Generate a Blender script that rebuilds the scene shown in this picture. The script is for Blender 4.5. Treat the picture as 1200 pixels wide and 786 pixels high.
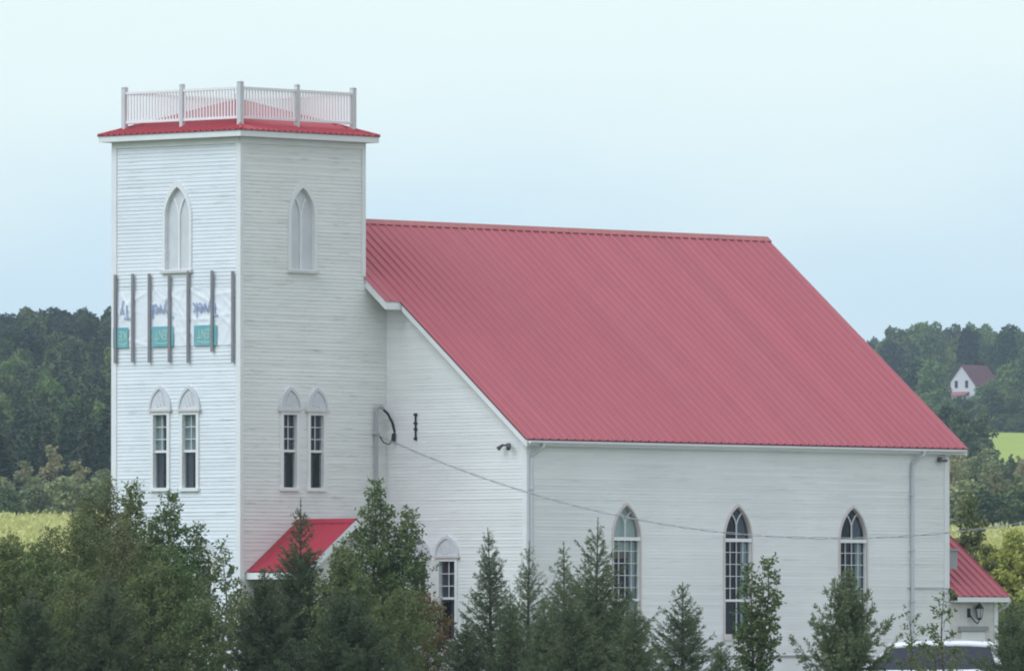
import bpy, bmesh, math, random
import numpy as np
from mathutils import Vector, Matrix
R = math.radians
scene = bpy.context.scene
col = scene.collection
for o in list(bpy.data.objects):
    bpy.data.objects.remove(o, do_unlink=True)

# ------------------------------------------------------------------ camera
CAM_H, FPX = 1.6, 12200.0
cam_d = bpy.data.cameras.new('camera')
cam_d.sensor_width = 36.0
cam_d.lens = 36.0 * FPX / 1200.0
cam_d.clip_start, cam_d.clip_end = 1.0, 9000.0
cam = bpy.data.objects.new('camera', cam_d)
cam.location = (0, 0, CAM_H)
cam.rotation_euler = (R(90) + math.atan(372.0 / FPX), 0, 0)
col.objects.link(cam)
scene.camera = cam

# ------------------------------------------------------------------ sky, sun, exposure
SUN_EL, SUN_AZ = R(44), R(-124)          # azimuth measured from +Y (view direction) towards +X
sun_dir = Vector((math.sin(SUN_AZ) * math.cos(SUN_EL), math.cos(SUN_AZ) * math.cos(SUN_EL), math.sin(SUN_EL)))
world = bpy.data.worlds.new('World')
scene.world = world
world.use_nodes = True
wn, wl = world.node_tree.nodes, world.node_tree.links
wn.clear()
w_out = wn.new('ShaderNodeOutputWorld')
w_bg = wn.new('ShaderNodeBackground'); w_bg.inputs['Strength'].default_value = 0.1
w_sky = wn.new('ShaderNodeTexSky'); w_sky.sky_type = 'NISHITA'; w_sky.sun_disc = False
w_sky.sun_elevation = SUN_EL; w_sky.sun_rotation = SUN_AZ
w_tc = wn.new('ShaderNodeTexCoord')
w_sep = wn.new('ShaderNodeSeparateXYZ'); wl.new(w_tc.outputs['Generated'], w_sep.inputs[0])
w_map = wn.new('ShaderNodeMapping'); w_map.inputs['Scale'].default_value = (9, 9, 26)
wl.new(w_tc.outputs['Generated'], w_map.inputs['Vector'])
w_ns = wn.new('ShaderNodeTexNoise'); w_ns.inputs['Scale'].default_value = 1.6; w_ns.inputs['Detail'].default_value = 3.5
wl.new(w_map.outputs[0], w_ns.inputs['Vector'])
w_add = wn.new('ShaderNodeMath'); w_add.operation = 'MULTIPLY_ADD'
w_add.inputs[1].default_value = 0.060; w_add.inputs[2].default_value = -0.030
wl.new(w_ns.outputs['Fac'], w_add.inputs[0])
w_sum = wn.new('ShaderNodeMath'); w_sum.operation = 'ADD'
wl.new(w_add.outputs[0], w_sum.inputs[0]); wl.new(w_sep.outputs['Z'], w_sum.inputs[1])
w_rmp = wn.new('ShaderNodeValToRGB')                     # overcast deck: paler towards the zenith
el = w_rmp.color_ramp.elements
el[0].position = 0.0; el[0].color = (0.33, 0.445, 0.555, 1)
el[1].position = 1.0; el[1].color = (0.56, 0.59, 0.63, 1)
for p, c in ((0.034, (0.385, 0.495, 0.56, 1)), (0.060, (0.49, 0.565, 0.56, 1)), (0.30, (0.43, 0.475, 0.52, 1))):
    e = el.new(p); e.color = c
wl.new(w_sum.outputs[0], w_rmp.inputs[0])
w_scl = wn.new('ShaderNodeVectorMath'); w_scl.operation = 'SCALE'; w_scl.inputs['Scale'].default_value = 20.0
wl.new(w_rmp.outputs[0], w_scl.inputs[0])
w_mix = wn.new('ShaderNodeMix'); w_mix.data_type = 'RGBA'; w_mix.inputs['Factor'].default_value = 0.9
wl.new(w_sky.outputs[0], w_mix.inputs['A']); wl.new(w_scl.outputs[0], w_mix.inputs['B'])
wl.new(w_mix.outputs['Result'], w_bg.inputs['Color'])
wl.new(w_bg.outputs[0], w_out.inputs['Surface'])

sun_d = bpy.data.lights.new('sun', 'SUN')
sun_d.energy = 1.8; sun_d.angle = R(50); sun_d.color = (0.82, 0.92, 1.0)
sun = bpy.data.objects.new('sun', sun_d)
sun.rotation_euler = sun_dir.to_track_quat('Z', 'Y').to_euler()
col.objects.link(sun)

vs = scene.view_settings
vs.view_transform = 'Standard'; vs.look = 'None'; vs.gamma = 1.0; vs.use_curve_mapping = False
vs.exposure = 0.0
scene.cycles.filter_width = 2.0
scene.cycles.max_bounces = 8
scene.cycles.transparent_max_bounces = 12
scene.cycles.volume_bounces = 0

# ------------------------------------------------------------------ materials
def mat(name, base, rough=0.7, var=0.0, scale=3.0, var_col=None, spec=0.3, metal=0.0, bump=0.0, bscale=None,
        stretch=(1, 1, 1), rand=0.0, transl=0.0, detail=4.0):
    m = bpy.data.materials.new(name); m.use_nodes = True
    n, l = m.node_tree.nodes, m.node_tree.links
    bs = n['Principled BSDF']
    bs.inputs['Roughness'].default_value = rough
    bs.inputs['Specular IOR Level'].default_value = spec
    bs.inputs['Metallic'].default_value = metal
    bs.inputs['Base Color'].default_value = (*base, 1)
    tc = n.new('ShaderNodeTexCoord'); mp = n.new('ShaderNodeMapping'); mp.inputs['Scale'].default_value = stretch
    l.new(tc.outputs['Object'], mp.inputs['Vector'])
    src = None
    if var > 0:
        ns = n.new('ShaderNodeTexNoise'); ns.inputs['Scale'].default_value = scale; ns.inputs['Detail'].default_value = detail
        l.new(mp.outputs[0], ns.inputs['Vector'])
        rp = n.new('ShaderNodeValToRGB'); rp.color_ramp.elements[0].position = 0.32; rp.color_ramp.elements[1].position = 0.68
        rp.color_ramp.elements[0].color = (0, 0, 0, 1); rp.color_ramp.elements[1].color = (var, var, var, 1)
        l.new(ns.outputs['Fac'], rp.inputs[0])
        mx = n.new('ShaderNodeMix'); mx.data_type = 'RGBA'
        mx.inputs['A'].default_value = (*base, 1); mx.inputs['B'].default_value = (*(var_col or [c * 0.6 for c in base]), 1)
        l.new(rp.outputs[0], mx.inputs['Factor']); src = mx.outputs['Result']
    if rand > 0:
        oi = n.new('ShaderNodeObjectInfo'); hs = n.new('ShaderNodeHueSaturation')
        mr = n.new('ShaderNodeMapRange'); mr.inputs['To Min'].default_value = 1 - rand; mr.inputs['To Max'].default_value = 1 + rand
        l.new(oi.outputs['Random'], mr.inputs['Value']); l.new(mr.outputs[0], hs.inputs['Value'])
        mr2 = n.new('ShaderNodeMapRange'); mr2.inputs['To Min'].default_value = 0.5 + rand * 0.06; mr2.inputs['To Max'].default_value = 0.5 - rand * 0.09
        l.new(oi.outputs['Random'], mr2.inputs['Value']); l.new(mr2.outputs[0], hs.inputs['Hue'])
        if src: l.new(src, hs.inputs['Color'])
        else: hs.inputs['Color'].default_value = (*base, 1)
        src = hs.outputs[0]
    if src: l.new(src, bs.inputs['Base Color'])
    if bump > 0:
        nb = n.new('ShaderNodeTexNoise'); nb.inputs['Scale'].default_value = bscale or scale; nb.inputs['Detail'].default_value = 5
        l.new(mp.outputs[0], nb.inputs['Vector'])
        bp = n.new('ShaderNodeBump'); bp.inputs['Strength'].default_value = bump; bp.inputs['Distance'].default_value = 0.02
        l.new(nb.outputs['Fac'], bp.inputs['Height']); l.new(bp.outputs[0], bs.inputs['Normal'])
    if transl > 0:
        tr = n.new('ShaderNodeBsdfTranslucent'); ms = n.new('ShaderNodeMixShader'); ms.inputs[0].default_value = transl
        if src: l.new(src, tr.inputs['Color'])
        else: tr.inputs['Color'].default_value = (*base, 1)
        l.new(bs.outputs[0], ms.inputs[1]); l.new(tr.outputs[0], ms.inputs[2])
        l.new(ms.outputs[0], n['Material Output'].inputs['Surface'])
    return m

def glass_mat(name, tint):
    m = bpy.data.materials.new(name); m.use_nodes = True
    n, l = m.node_tree.nodes, m.node_tree.links
    n.remove(n['Principled BSDF'])
    t = n.new('ShaderNodeBsdfTransparent'); t.inputs['Color'].default_value = (*tint, 1)
    g = n.new('ShaderNodeBsdfGlossy'); g.inputs['Roughness'].default_value = 0.03
    lw = n.new('ShaderNodeLayerWeight'); pw = n.new('ShaderNodeMath'); pw.operation = 'POWER'; pw.inputs[1].default_value = 5.0
    l.new(lw.outputs['Facing'], pw.inputs[0])
    fr = n.new('ShaderNodeMath'); fr.operation = 'MULTIPLY_ADD'; fr.inputs[1].default_value = 0.92; fr.inputs[2].default_value = 0.05
    l.new(pw.outputs[0], fr.inputs[0])
    nz = n.new('ShaderNodeTexNoise'); nz.inputs['Scale'].default_value = 1.3
    tc = n.new('ShaderNodeTexCoord'); l.new(tc.outputs['Object'], nz.inputs['Vector'])
    bp = n.new('ShaderNodeBump'); bp.inputs['Strength'].default_value = 0.12; bp.inputs['Distance'].default_value = 0.02
    l.new(nz.outputs['Fac'], bp.inputs['Height']); l.new(bp.outputs[0], g.inputs['Normal'])
    ms = n.new('ShaderNodeMixShader')
    l.new(fr.outputs[0], ms.inputs[0]); l.new(t.outputs[0], ms.inputs[1]); l.new(g.outputs[0], ms.inputs[2])
    l.new(ms.outputs[0], n['Material Output'].inputs['Surface'])
    return m

def siding_mat(name, base, dirt, amount, streak=(0.35, 0.35, 6.0)):
    """painted clapboard: board to board tone, chalky patches, and dark chips and dirt along the boards"""
    m = mat(name, base, rough=0.62, var=0.55, scale=0.55, var_col=[c * 0.86 for c in base], spec=0.25, detail=6)
    n, l = m.node_tree.nodes, m.node_tree.links
    bs = n['Principled BSDF']; src = bs.inputs['Base Color'].links[0].from_socket
    tc = n.new('ShaderNodeTexCoord'); mp = n.new('ShaderNodeMapping'); mp.inputs['Scale'].default_value = streak
    l.new(tc.outputs['Object'], mp.inputs['Vector'])
    ns = n.new('ShaderNodeTexNoise'); ns.inputs['Scale'].default_value = 2.8; ns.inputs['Detail'].default_value = 9; ns.inputs['Roughness'].default_value = 0.72
    l.new(mp.outputs[0], ns.inputs['Vector'])
    rp = n.new('ShaderNodeValToRGB'); rp.color_ramp.elements[0].position = 0.545; rp.color_ramp.elements[1].position = 0.73
    rp.color_ramp.elements[1].color = (amount, amount, amount, 1)
    l.new(ns.outputs['Fac'], rp.inputs[0])
    mx = n.new('ShaderNodeMix'); mx.data_type = 'RGBA'; mx.inputs['B'].default_value = (*dirt, 1)
    l.new(rp.outputs[0], mx.inputs['Factor']); l.new(src, mx.inputs['A'])
    geo = n.new('ShaderNodeNewGeometry'); mr = n.new('ShaderNodeMapRange'); mr.inputs['To Min'].default_value = 0.96; mr.inputs['To Max'].default_value = 1.03
    l.new(geo.outputs['Random Per Island'], mr.inputs['Value'])
    hs = n.new('ShaderNodeHueSaturation'); l.new(mx.outputs['Result'], hs.inputs['Color']); l.new(mr.outputs[0], hs.inputs['Value'])
    l.new(hs.outputs[0], bs.inputs['Base Color'])
    return m

M = {}
M['siding_bright'] = siding_mat('siding_bright', (0.78, 0.82, 0.86), (0.36, 0.38, 0.40), 0.8)
M['siding_dirty'] = siding_mat('siding_dirty', (0.81, 0.815, 0.80), (0.33, 0.325, 0.29), 0.9)
M['siding_nave'] = siding_mat('siding_nave', (0.815, 0.825, 0.82), (0.50, 0.50, 0.47), 0.6)
M['trim'] = mat('white_trim', (0.80, 0.81, 0.82), 0.5, 0.4, 2.0, (0.68, 0.68, 0.67))
M['old_trim'] = mat('old_white_paint', (0.70, 0.69, 0.67), 0.6, 0.6, 4.0, (0.52, 0.49, 0.46))
M['panel'] = mat('boarded_panel', (0.66, 0.68, 0.71), 0.6, 0.5, 3.0, (0.55, 0.56, 0.58))
M['casing_pink'] = mat('faded_casing', (0.66, 0.60, 0.58), 0.6, 0.5, 3.0, (0.55, 0.50, 0.48))
M['roof'] = mat('red_ribbed_metal', (0.42, 0.086, 0.112), 0.45, 0.45, 0.5, (0.38, 0.097, 0.124), spec=0.38, stretch=(1, 0.25, 0.25), detail=6)
n_, l_ = M['roof'].node_tree.nodes, M['roof'].node_tree.links
_bs = n_['Principled BSDF']; _src = _bs.inputs['Base Color'].links[0].from_socket
_tc = n_.new('ShaderNodeTexCoord'); _sx = n_.new('ShaderNodeSeparateXYZ'); l_.new(_tc.outputs['Object'], _sx.inputs[0])
_dv = n_.new('ShaderNodeMath'); _dv.operation = 'DIVIDE'; _dv.inputs[1].default_value = 0.94; l_.new(_sx.outputs['X'], _dv.inputs[0])
_fl = n_.new('ShaderNodeMath'); _fl.operation = 'FLOOR'; l_.new(_dv.outputs[0], _fl.inputs[0])
_wn = n_.new('ShaderNodeTexWhiteNoise'); _wn.noise_dimensions = '1D'; l_.new(_fl.outputs[0], _wn.inputs['W'])
_mr = n_.new('ShaderNodeMapRange'); _mr.inputs['To Min'].default_value = 0.96; _mr.inputs['To Max'].default_value = 1.03; l_.new(_wn.outputs['Value'], _mr.inputs['Value'])
_mp = n_.new('ShaderNodeMapping'); _mp.inputs['Scale'].default_value = (3.5, 0.22, 0.22); l_.new(_tc.outputs['Object'], _mp.inputs['Vector'])
_ns = n_.new('ShaderNodeTexNoise'); _ns.inputs['Scale'].default_value = 1.6; _ns.inputs['Detail'].default_value = 8; _ns.inputs['Roughness'].default_value = .65; l_.new(_mp.outputs[0], _ns.inputs['Vector'])
_m2 = n_.new('ShaderNodeMapRange'); _m2.inputs['From Min'].default_value = .3; _m2.inputs['From Max'].default_value = .7; _m2.inputs['To Min'].default_value = 0.93; _m2.inputs['To Max'].default_value = 1.06; l_.new(_ns.outputs['Fac'], _m2.inputs['Value'])
_ml = n_.new('ShaderNodeMath'); _ml.operation = 'MULTIPLY'; l_.new(_mr.outputs[0], _ml.inputs[0]); l_.new(_m2.outputs[0], _ml.inputs[1])
_hs = n_.new('ShaderNodeHueSaturation'); l_.new(_src, _hs.inputs['Color']); l_.new(_ml.outputs[0], _hs.inputs['Value']); l_.new(_hs.outputs[0], _bs.inputs['Base Color'])
M['roof_tower'] = mat('red_tower_metal', (0.44, 0.055, 0.075), 0.42, 0.4, 1.0, (0.38, 0.065, 0.085), spec=0.4)
M['roof_porch'] = mat('bright_red_metal', (0.34, 0.032, 0.054), 0.5, 0.3, 1.0, (0.29, 0.036, 0.054), spec=0.2)
M['cap'] = mat('faded_ridge_cap', (0.42, 0.15, 0.14), 0.5, 0.5, 1.5, (0.30, 0.10, 0.11))
M['edge_dark'] = mat('roof_drip_edge', (0.16, 0.06, 0.07), 0.6)
M['rail'] = mat('railing_paint', (0.82, 0.82, 0.83), 0.5, 0.3, 5.0, (0.74, 0.74, 0.75))
M['post'] = mat('railing_post_paint', (0.62, 0.63, 0.64), 0.5, 0.4, 4.0, (0.50, 0.51, 0.52))
M['baluster'] = mat('baluster_paint', (0.86, 0.84, 0.85), 0.5)
M['glass'] = glass_mat('window_glass', (0.62, 0.68, 0.68))
M['curtain'] = mat('pale_curtain', (0.62, 0.70, 0.70), 0.9, 0.5, 3.0, (0.5, 0.58, 0.58), stretch=(6, 6, 0.4))
M['curtain_dark'] = mat('grey_mauve_curtain', (0.20, 0.19, 0.235), 0.9, 0.6, 3.0, (0.10, 0.10, 0.13), stretch=(6, 6, 0.4))
M['blind'] = mat('greenish_blind', (0.80, 0.86, 0.82), 0.9)
M['valance'] = mat('tan_valance', (0.34, 0.22, 0.12), 0.8)
M['room_dark'] = mat('painted_interior_dark', (0.035, 0.035, 0.035), 0.9)  # near-black colour stands in for the unlit interior behind the panes
M['batten'] = mat('grey_weathered_batten', (0.27, 0.265, 0.28), 0.85, 0.6, 3.0, (0.18, 0.175, 0.185), stretch=(4, 4, 0.6))
M['wrap'] = mat('white_house_wrap', (0.82, 0.85, 0.90), 0.45, 0.25, 2.0, (0.7, 0.74, 0.82), bump=0.5, bscale=4.0)
M['ink'] = mat('blue_ink', (0.24, 0.31, 0.50), 0.6, 0.7, 7.0, (0.50, 0.56, 0.68))
M['teal'] = mat('teal_ink', (0.14, 0.40, 0.44), 0.6, 0.6, 3.0, (0.25, 0.49, 0.52))
M['cream_ink'] = mat('cream_ink', (0.42, 0.58, 0.52), 0.6, 0.6, 8.0, (0.3, 0.52, 0.5))
M['galv'] = mat('galvanised_pipe', (0.40, 0.42, 0.43), 0.5, 0.3, 8.0, (0.3, 0.31, 0.32))
M['spout'] = mat('grey_downspout', (0.56, 0.58, 0.61), 0.5, 0.3, 5.0, (0.48, 0.5, 0.53))
M['black'] = mat('black_rubber', (0.025, 0.025, 0.03), 0.6)
M['lampgrey'] = mat('grey_lamp_housing', (0.12, 0.12, 0.12), 0.6)
M['iron'] = mat('black_iron', (0.03, 0.03, 0.035), 0.5)
M['cable'] = mat('grey_twisted_cable', (0.30, 0.31, 0.32), 0.6)
M['lens'] = mat('frosted_lamp_glass', (0.55, 0.56, 0.55), 0.3)
M['brownwood'] = mat('dark_brown_panel', (0.14, 0.105, 0.085), 0.8, 0.5, 2.0, (0.09, 0.07, 0.055), stretch=(5, 5, .5))
M['found'] = mat('concrete_foundation', (0.36, 0.36, 0.35), 0.9, 0.5, 1.5, (0.25, 0.25, 0.24))
M['vent'] = mat('grey_vent_metal', (0.33, 0.34, 0.36), 0.6, 0.3, 5.0, (0.25, 0.25, 0.27))
M['carpaint'] = mat('white_car_paint', (0.80, 0.82, 0.86), 0.18, spec=0.6)
M['carglass'] = mat('dark_car_glass', (0.012, 0.016, 0.035), 0.05, spec=0.8)
M['tyre'] = mat('tyre_rubber', (0.02, 0.02, 0.02), 0.9)
M['alloy'] = mat('alloy_rim', (0.5, 0.5, 0.52), 0.3, metal=0.8)
M['headlamp'] = mat('clear_headlamp', (0.6, 0.62, 0.65), 0.1, spec=0.7)
M['tail'] = mat('red_tail_lamp', (0.35, 0.015, 0.015), 0.2)
M['bark'] = mat('grey_brown_bark', (0.11, 0.09, 0.075), 0.9, 0.5, 6.0, (0.07, 0.055, 0.045))
M['birch_bark'] = mat('pale_bark', (0.26, 0.24, 0.21), 0.9, 0.5, 8.0, (0.12, 0.1, 0.09))
# foliage
def leaf(name, base, alt, rand=0.12, transl=0.3, scale=1.2, rough=0.55):
    M[name] = mat(name, base, rough, 1.0, scale, alt, spec=0.25, rand=rand, transl=transl)
leaf('leaf_olive', (0.132, 0.185, 0.066), (0.180, 0.205, 0.084))
leaf('leaf_brown_olive', (0.138, 0.172, 0.072), (0.180, 0.185, 0.088))
leaf('leaf_green', (0.115, 0.188, 0.066), (0.170, 0.215, 0.086))
leaf('leaf_birch', (0.125, 0.185, 0.068), (0.185, 0.22, 0.096))
leaf('leaf_poplar', (0.125, 0.185, 0.060), (0.17, 0.21, 0.08))
leaf('leaf_rust', (0.125, 0.125, 0.045), (0.19, 0.125, 0.052))
leaf('leaf_yellow', (0.58, 0.56, 0.18), (0.40, 0.45, 0.14), rand=0.02)
leaf('needle_dark', (0.094, 0.138, 0.072), (0.130, 0.166, 0.082), transl=0.15)
leaf('needle_green', (0.115, 0.170, 0.088), (0.160, 0.202, 0.100), transl=0.15)
leaf('needle_pine', (0.150, 0.205, 0.105), (0.21, 0.25, 0.13), transl=0.15)
leaf('far_dark', (0.030, 0.054, 0.026), (0.052, 0.080, 0.034), rand=0.42, transl=0.1, scale=.5)
leaf('far_green', (0.066, 0.110, 0.038), (0.100, 0.142, 0.050), rand=0.42, transl=0.15, scale=.5)
leaf('far_light', (0.140, 0.220, 0.062), (0.185, 0.25, 0.08), rand=0.2, transl=0.2, scale=.5)
leaf('far_tan', (0.27, 0.27, 0.125), (0.35, 0.32, 0.165), rand=0.25, transl=0.2, scale=.5)
leaf('far_scrub', (0.20, 0.26, 0.11), (0.28, 0.30, 0.15), rand=0.25, transl=0.2, scale=.5)
M['grass'] = mat('meadow_grass', (0.075, 0.105, 0.03), 0.9, 0.9, 0.12, (0.12, 0.12, 0.045))
M['gold'] = mat('goldenrod_field', (0.46, 0.44, 0.17), 0.9, 0.9, 0.10, (0.36, 0.39, 0.15), bump=0.6, bscale=1.0)
M['lime'] = mat('bright_hayfield', (0.32, 0.39, 0.065), 0.9, 0.6, 0.05, (0.26, 0.33, 0.06))
M['floor'] = mat('forest_floor', (0.03, 0.04, 0.02), 0.95)

# ------------------------------------------------------------------ helpers
def tag(o, label=None, cat=None, group=None, kind=None):
    if label: o['label'] = label
    if cat: o['category'] = cat
    if group: o['group'] = group
    if kind: o['kind'] = kind
    return o

def empty(name, loc=(0, 0, 0), rz=0.0):
    o = bpy.data.objects.new(name, None); o.empty_display_size = 0.3
    o.location = loc; o.rotation_euler = (0, 0, rz)
    col.objects.link(o); return o

def link(name, me, parent=None):
    o = bpy.data.objects.new(name, me); col.objects.link(o)
    if parent is not None: o.parent = parent
    return o

class MB:
    def __init__(s): s.v = []; s.f = []; s.mi = []; s.cur = 0
    def add(s, vs_, fs_):
        b = len(s.v); s.v += [tuple(p) for p in vs_]
        for f in fs_: s.f.append(tuple(b + i for i in f)); s.mi.append(s.cur)
        return s
    def box(s, a, b):
        (x0, y0, z0), (x1, y1, z1) = a, b
        return s.add([(x0, y0, z0), (x1, y0, z0), (x1, y1, z0), (x0, y1, z0), (x0, y0, z1), (x1, y0, z1), (x1, y1, z1), (x0, y1, z1)],
                     [(0, 3, 2, 1), (4, 5, 6, 7), (0, 1, 5, 4), (1, 2, 6, 5), (2, 3, 7, 6), (3, 0, 4, 7)])
    def hexa(s, p): # 8 points, bottom 4 then top 4
        return s.add(p, [(0, 3, 2, 1), (4, 5, 6, 7), (0, 1, 5, 4), (1, 2, 6, 5), (2, 3, 7, 6), (3, 0, 4, 7)])
    def tube(s, pts, rad, n=6, cap=True):
        pts = [Vector([float(c) for c in p]) for p in pts]
        rs = [float(q) for q in rad] if hasattr(rad, '__len__') else [rad] * len(pts)
        ring = []; up = Vector((0.3, 0.2, 0.93))
        for i, p in enumerate(pts):
            d = (pts[min(i + 1, len(pts) - 1)] - pts[max(i - 1, 0)]).normalized()
            a = d.cross(up)
            if a.length < 0.05: a = d.cross(Vector((1, 0, 0)))
            a.normalize(); b = d.cross(a)
            ring.append([p + rs[i] * (math.cos(2 * math.pi * k / n) * a + math.sin(2 * math.pi * k / n) * b) for k in range(n)])
        vv = [q for r_ in ring for q in r_]; ff = []
        for i in range(len(pts) - 1):
            for k in range(n):
                ff.append((i * n + k, i * n + (k + 1) % n, (i + 1) * n + (k + 1) % n, (i + 1) * n + k))
        if cap:
            ff.append(tuple(range(n - 1, -1, -1))); ff.append(tuple(range((len(pts) - 1) * n, len(pts) * n)))
        return s.add(vv, ff)
    def lathe(s, c, prof, n=16):
        vv = []; ff = []
        for r_, z in prof:
            for k in range(n): vv.append((c[0] + r_ * math.cos(2 * math.pi * k / n), c[1] + r_ * math.sin(2 * math.pi * k / n), c[2] + z))
        for i in range(len(prof) - 1):
            for k in range(n): ff.append((i * n + k, i * n + (k + 1) % n, (i + 1) * n + (k + 1) % n, (i + 1) * n + k))
        return s.add(vv, ff)
    def build(s, name, mats, parent=None, bevel=0.0, smooth=False, recalc=True):
        me = bpy.data.meshes.new(name)
        me.from_pydata(s.v, [], s.f)
        if not isinstance(mats, (list, tuple)): mats = [mats]
        for m_ in mats: me.materials.append(m_)
        if len(mats) > 1: me.polygons.foreach_set('material_index', s.mi)
        if recalc or bevel:
            bm = bmesh.new(); bm.from_mesh(me)
            if bevel:
                bmesh.ops.bevel(bm, geom=[e for e in bm.edges if e.is_manifold and e.calc_face_angle(0) > 0.6], offset=bevel, segments=2, affect='EDGES', clamp_overlap=True)
            bmesh.ops.recalc_face_normals(bm, faces=bm.faces[:])
            bm.to_mesh(me); bm.free()
        if smooth: me.polygons.foreach_set('use_smooth', [True] * len(me.polygons))
        me.update()
        return link(name, me, parent)

def arr_mesh(name, V, Q, m_):
    """fast mesh from numpy arrays: V (n,3), Q (k,3 or 4)"""
    me = bpy.data.meshes.new(name)
    n, k = len(V), Q.shape[1]
    me.vertices.add(n); me.vertices.foreach_set('co', np.asarray(V, np.float32).ravel())
    me.loops.add(Q.size); me.loops.foreach_set('vertex_index', Q.astype(np.int32).ravel())
    me.polygons.add(len(Q)); me.polygons.foreach_set('loop_start', np.arange(0, Q.size, k, dtype=np.int32))
    me.update(calc_edges=True); me.materials.append(m_)
    return me

# ------------------------------------------------------------------ terrain
def zrow(row, D): return CAM_H + (765.0 - row) * D / FPX
LP = [(-60, 0), (265, 0), (330, 0.3), (450, zrow(672, 450)), (900, zrow(612, 900)), (1000, zrow(598, 1000)), (1350, zrow(508, 1350)),
      (1700, zrow(423, 1700)), (2000, zrow(421, 2000)), (4000, 60)]
RP = [(-60, 0), (265, 0), (330, 0.2), (450, zrow(682, 450)), (900, zrow(626, 900)), (1450, zrow(556, 1450)), (1500, zrow(541, 1500)), (1900, zrow(508, 1900)),
      (2200, zrow(478, 2200)), (2400, zrow(456, 2400)), (2700, zrow(450, 2700)), (4000, 78)]
def terr(x, y):
    x = np.asarray(x, float); y = np.asarray(y, float)
    t = np.clip((x / np.maximum(y, 60.0) * FPX + 600 - 250) / 700.0, 0, 1); t = t * t * (3 - 2 * t)
    a = np.interp(y, [p[0] for p in LP], [p[1] for p in LP]); b = np.interp(y, [p[0] for p in RP], [p[1] for p in RP])
    bump_ = 0.12 * np.sin(x * 0.11 + y * 0.023) * np.clip((y - 330) / 200, 0, 1)
    return a * (1 - t) + b * t + bump_
def ground_sheet(name, xs, ys, m_, dz=0.0, edge=None):
    X, Y = np.meshgrid(xs, ys)
    if edge is not None: X = edge(X, Y)
    Z = terr(X, Y) + dz
    V = np.stack([X, Y, Z], -1).reshape(-1, 3)
    nx, ny = len(xs), len(ys)
    i = (np.arange(ny - 1)[:, None] * nx + np.arange(nx - 1)[None, :]).ravel()
    Q = np.stack([i, i + 1, i + 1 + nx, i + nx], -1)
    me = arr_mesh(name, V, Q, m_); me.polygons.foreach_set('use_smooth', [True] * len(me.polygons))
    return tag(link(name, me), kind='structure')
ground_sheet('ground', np.concatenate([np.linspace(-900, -150, 16), np.linspace(-140, 140, 113), np.linspace(150, 900, 16)]),
             np.concatenate([np.linspace(-60, 260, 17), np.linspace(270, 2700, 240), np.linspace(2750, 4000, 12)]), M['grass'])
ys = np.linspace(420, 905, 60)
ground_sheet('goldenrod_field', np.linspace(0, 1, 24), ys, M['gold'], 0.06,
             lambda X, Y: Y * (-0.062 + 0.027 * X))
ground_sheet('hayfield', np.linspace(0, 1, 20), np.linspace(1490, 1910, 40), M['lime'], 0.08, lambda X, Y: Y * (0.030 + 0.034 * X))
ground_sheet('weedy_field', np.linspace(0, 1, 20), np.linspace(420, 900, 50), M['gold'], 0.06, lambda X, Y: Y * (0.036 + 0.022 * X))
ground_sheet('forest_floor', np.linspace(0, 1, 30), np.linspace(925, 1990, 60), M['floor'], 0.07, lambda X, Y: Y * (-0.062 + 0.06 * X))
ground_sheet('gravel_drive', np.linspace(4, 30, 14), np.linspace(246, 262, 9), M['found'], 0.012)

# ------------------------------------------------------------------ church
CH = empty('church', (-6.633, 254.0, 0.0), R(47.2))
tag(CH, 'white clapboard church with a square tower, tall pointed windows and a red ribbed metal roof', 'church')
W = 4.37                         # tower side
NX0, NX1, NY0, NYC = 5.189, 21.05, -4.718, 1.9
NY1 = 2 * NYC - NY0
RZ, SL = 12.40, 0.812            # ridge height, roof slope
EY = 0.24                        # eave overhang
TOPZ = 14.20                     # tower wall head
def roof_z(y): return RZ - SL * abs(y - NYC)

class Face:
    """a wall plane of the church; s runs along it, z up, o outwards"""
    def __init__(s, kind, c): s.k = kind; s.c = c
    def __call__(s, a, z, o=0.0):
        return {'L': (s.c - o, a, z), 'R': (a, s.c - o, z), 'B': (s.c + o, a, z), 'K': (a, s.c + o, z)}[s.k]
TL, TR, TB, TK = Face('L', 0.0), Face('R', 0.0), Face('B', W), Face('K', W)
NS, NG, NB, NK = Face('R', NY0), Face('L', NX0), Face('B', NX1), Face('K', NY1)

def fbox(mb, F, s0, s1, z0, z1, o0, o1):
    mb.hexa([F(s0, z0, o0), F(s1, z0, o0), F(s1, z0, o1), F(s0, z0, o1), F(s0, z1, o0), F(s1, z1, o0), F(s1, z1, o1), F(s0, z1, o1)])

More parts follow.
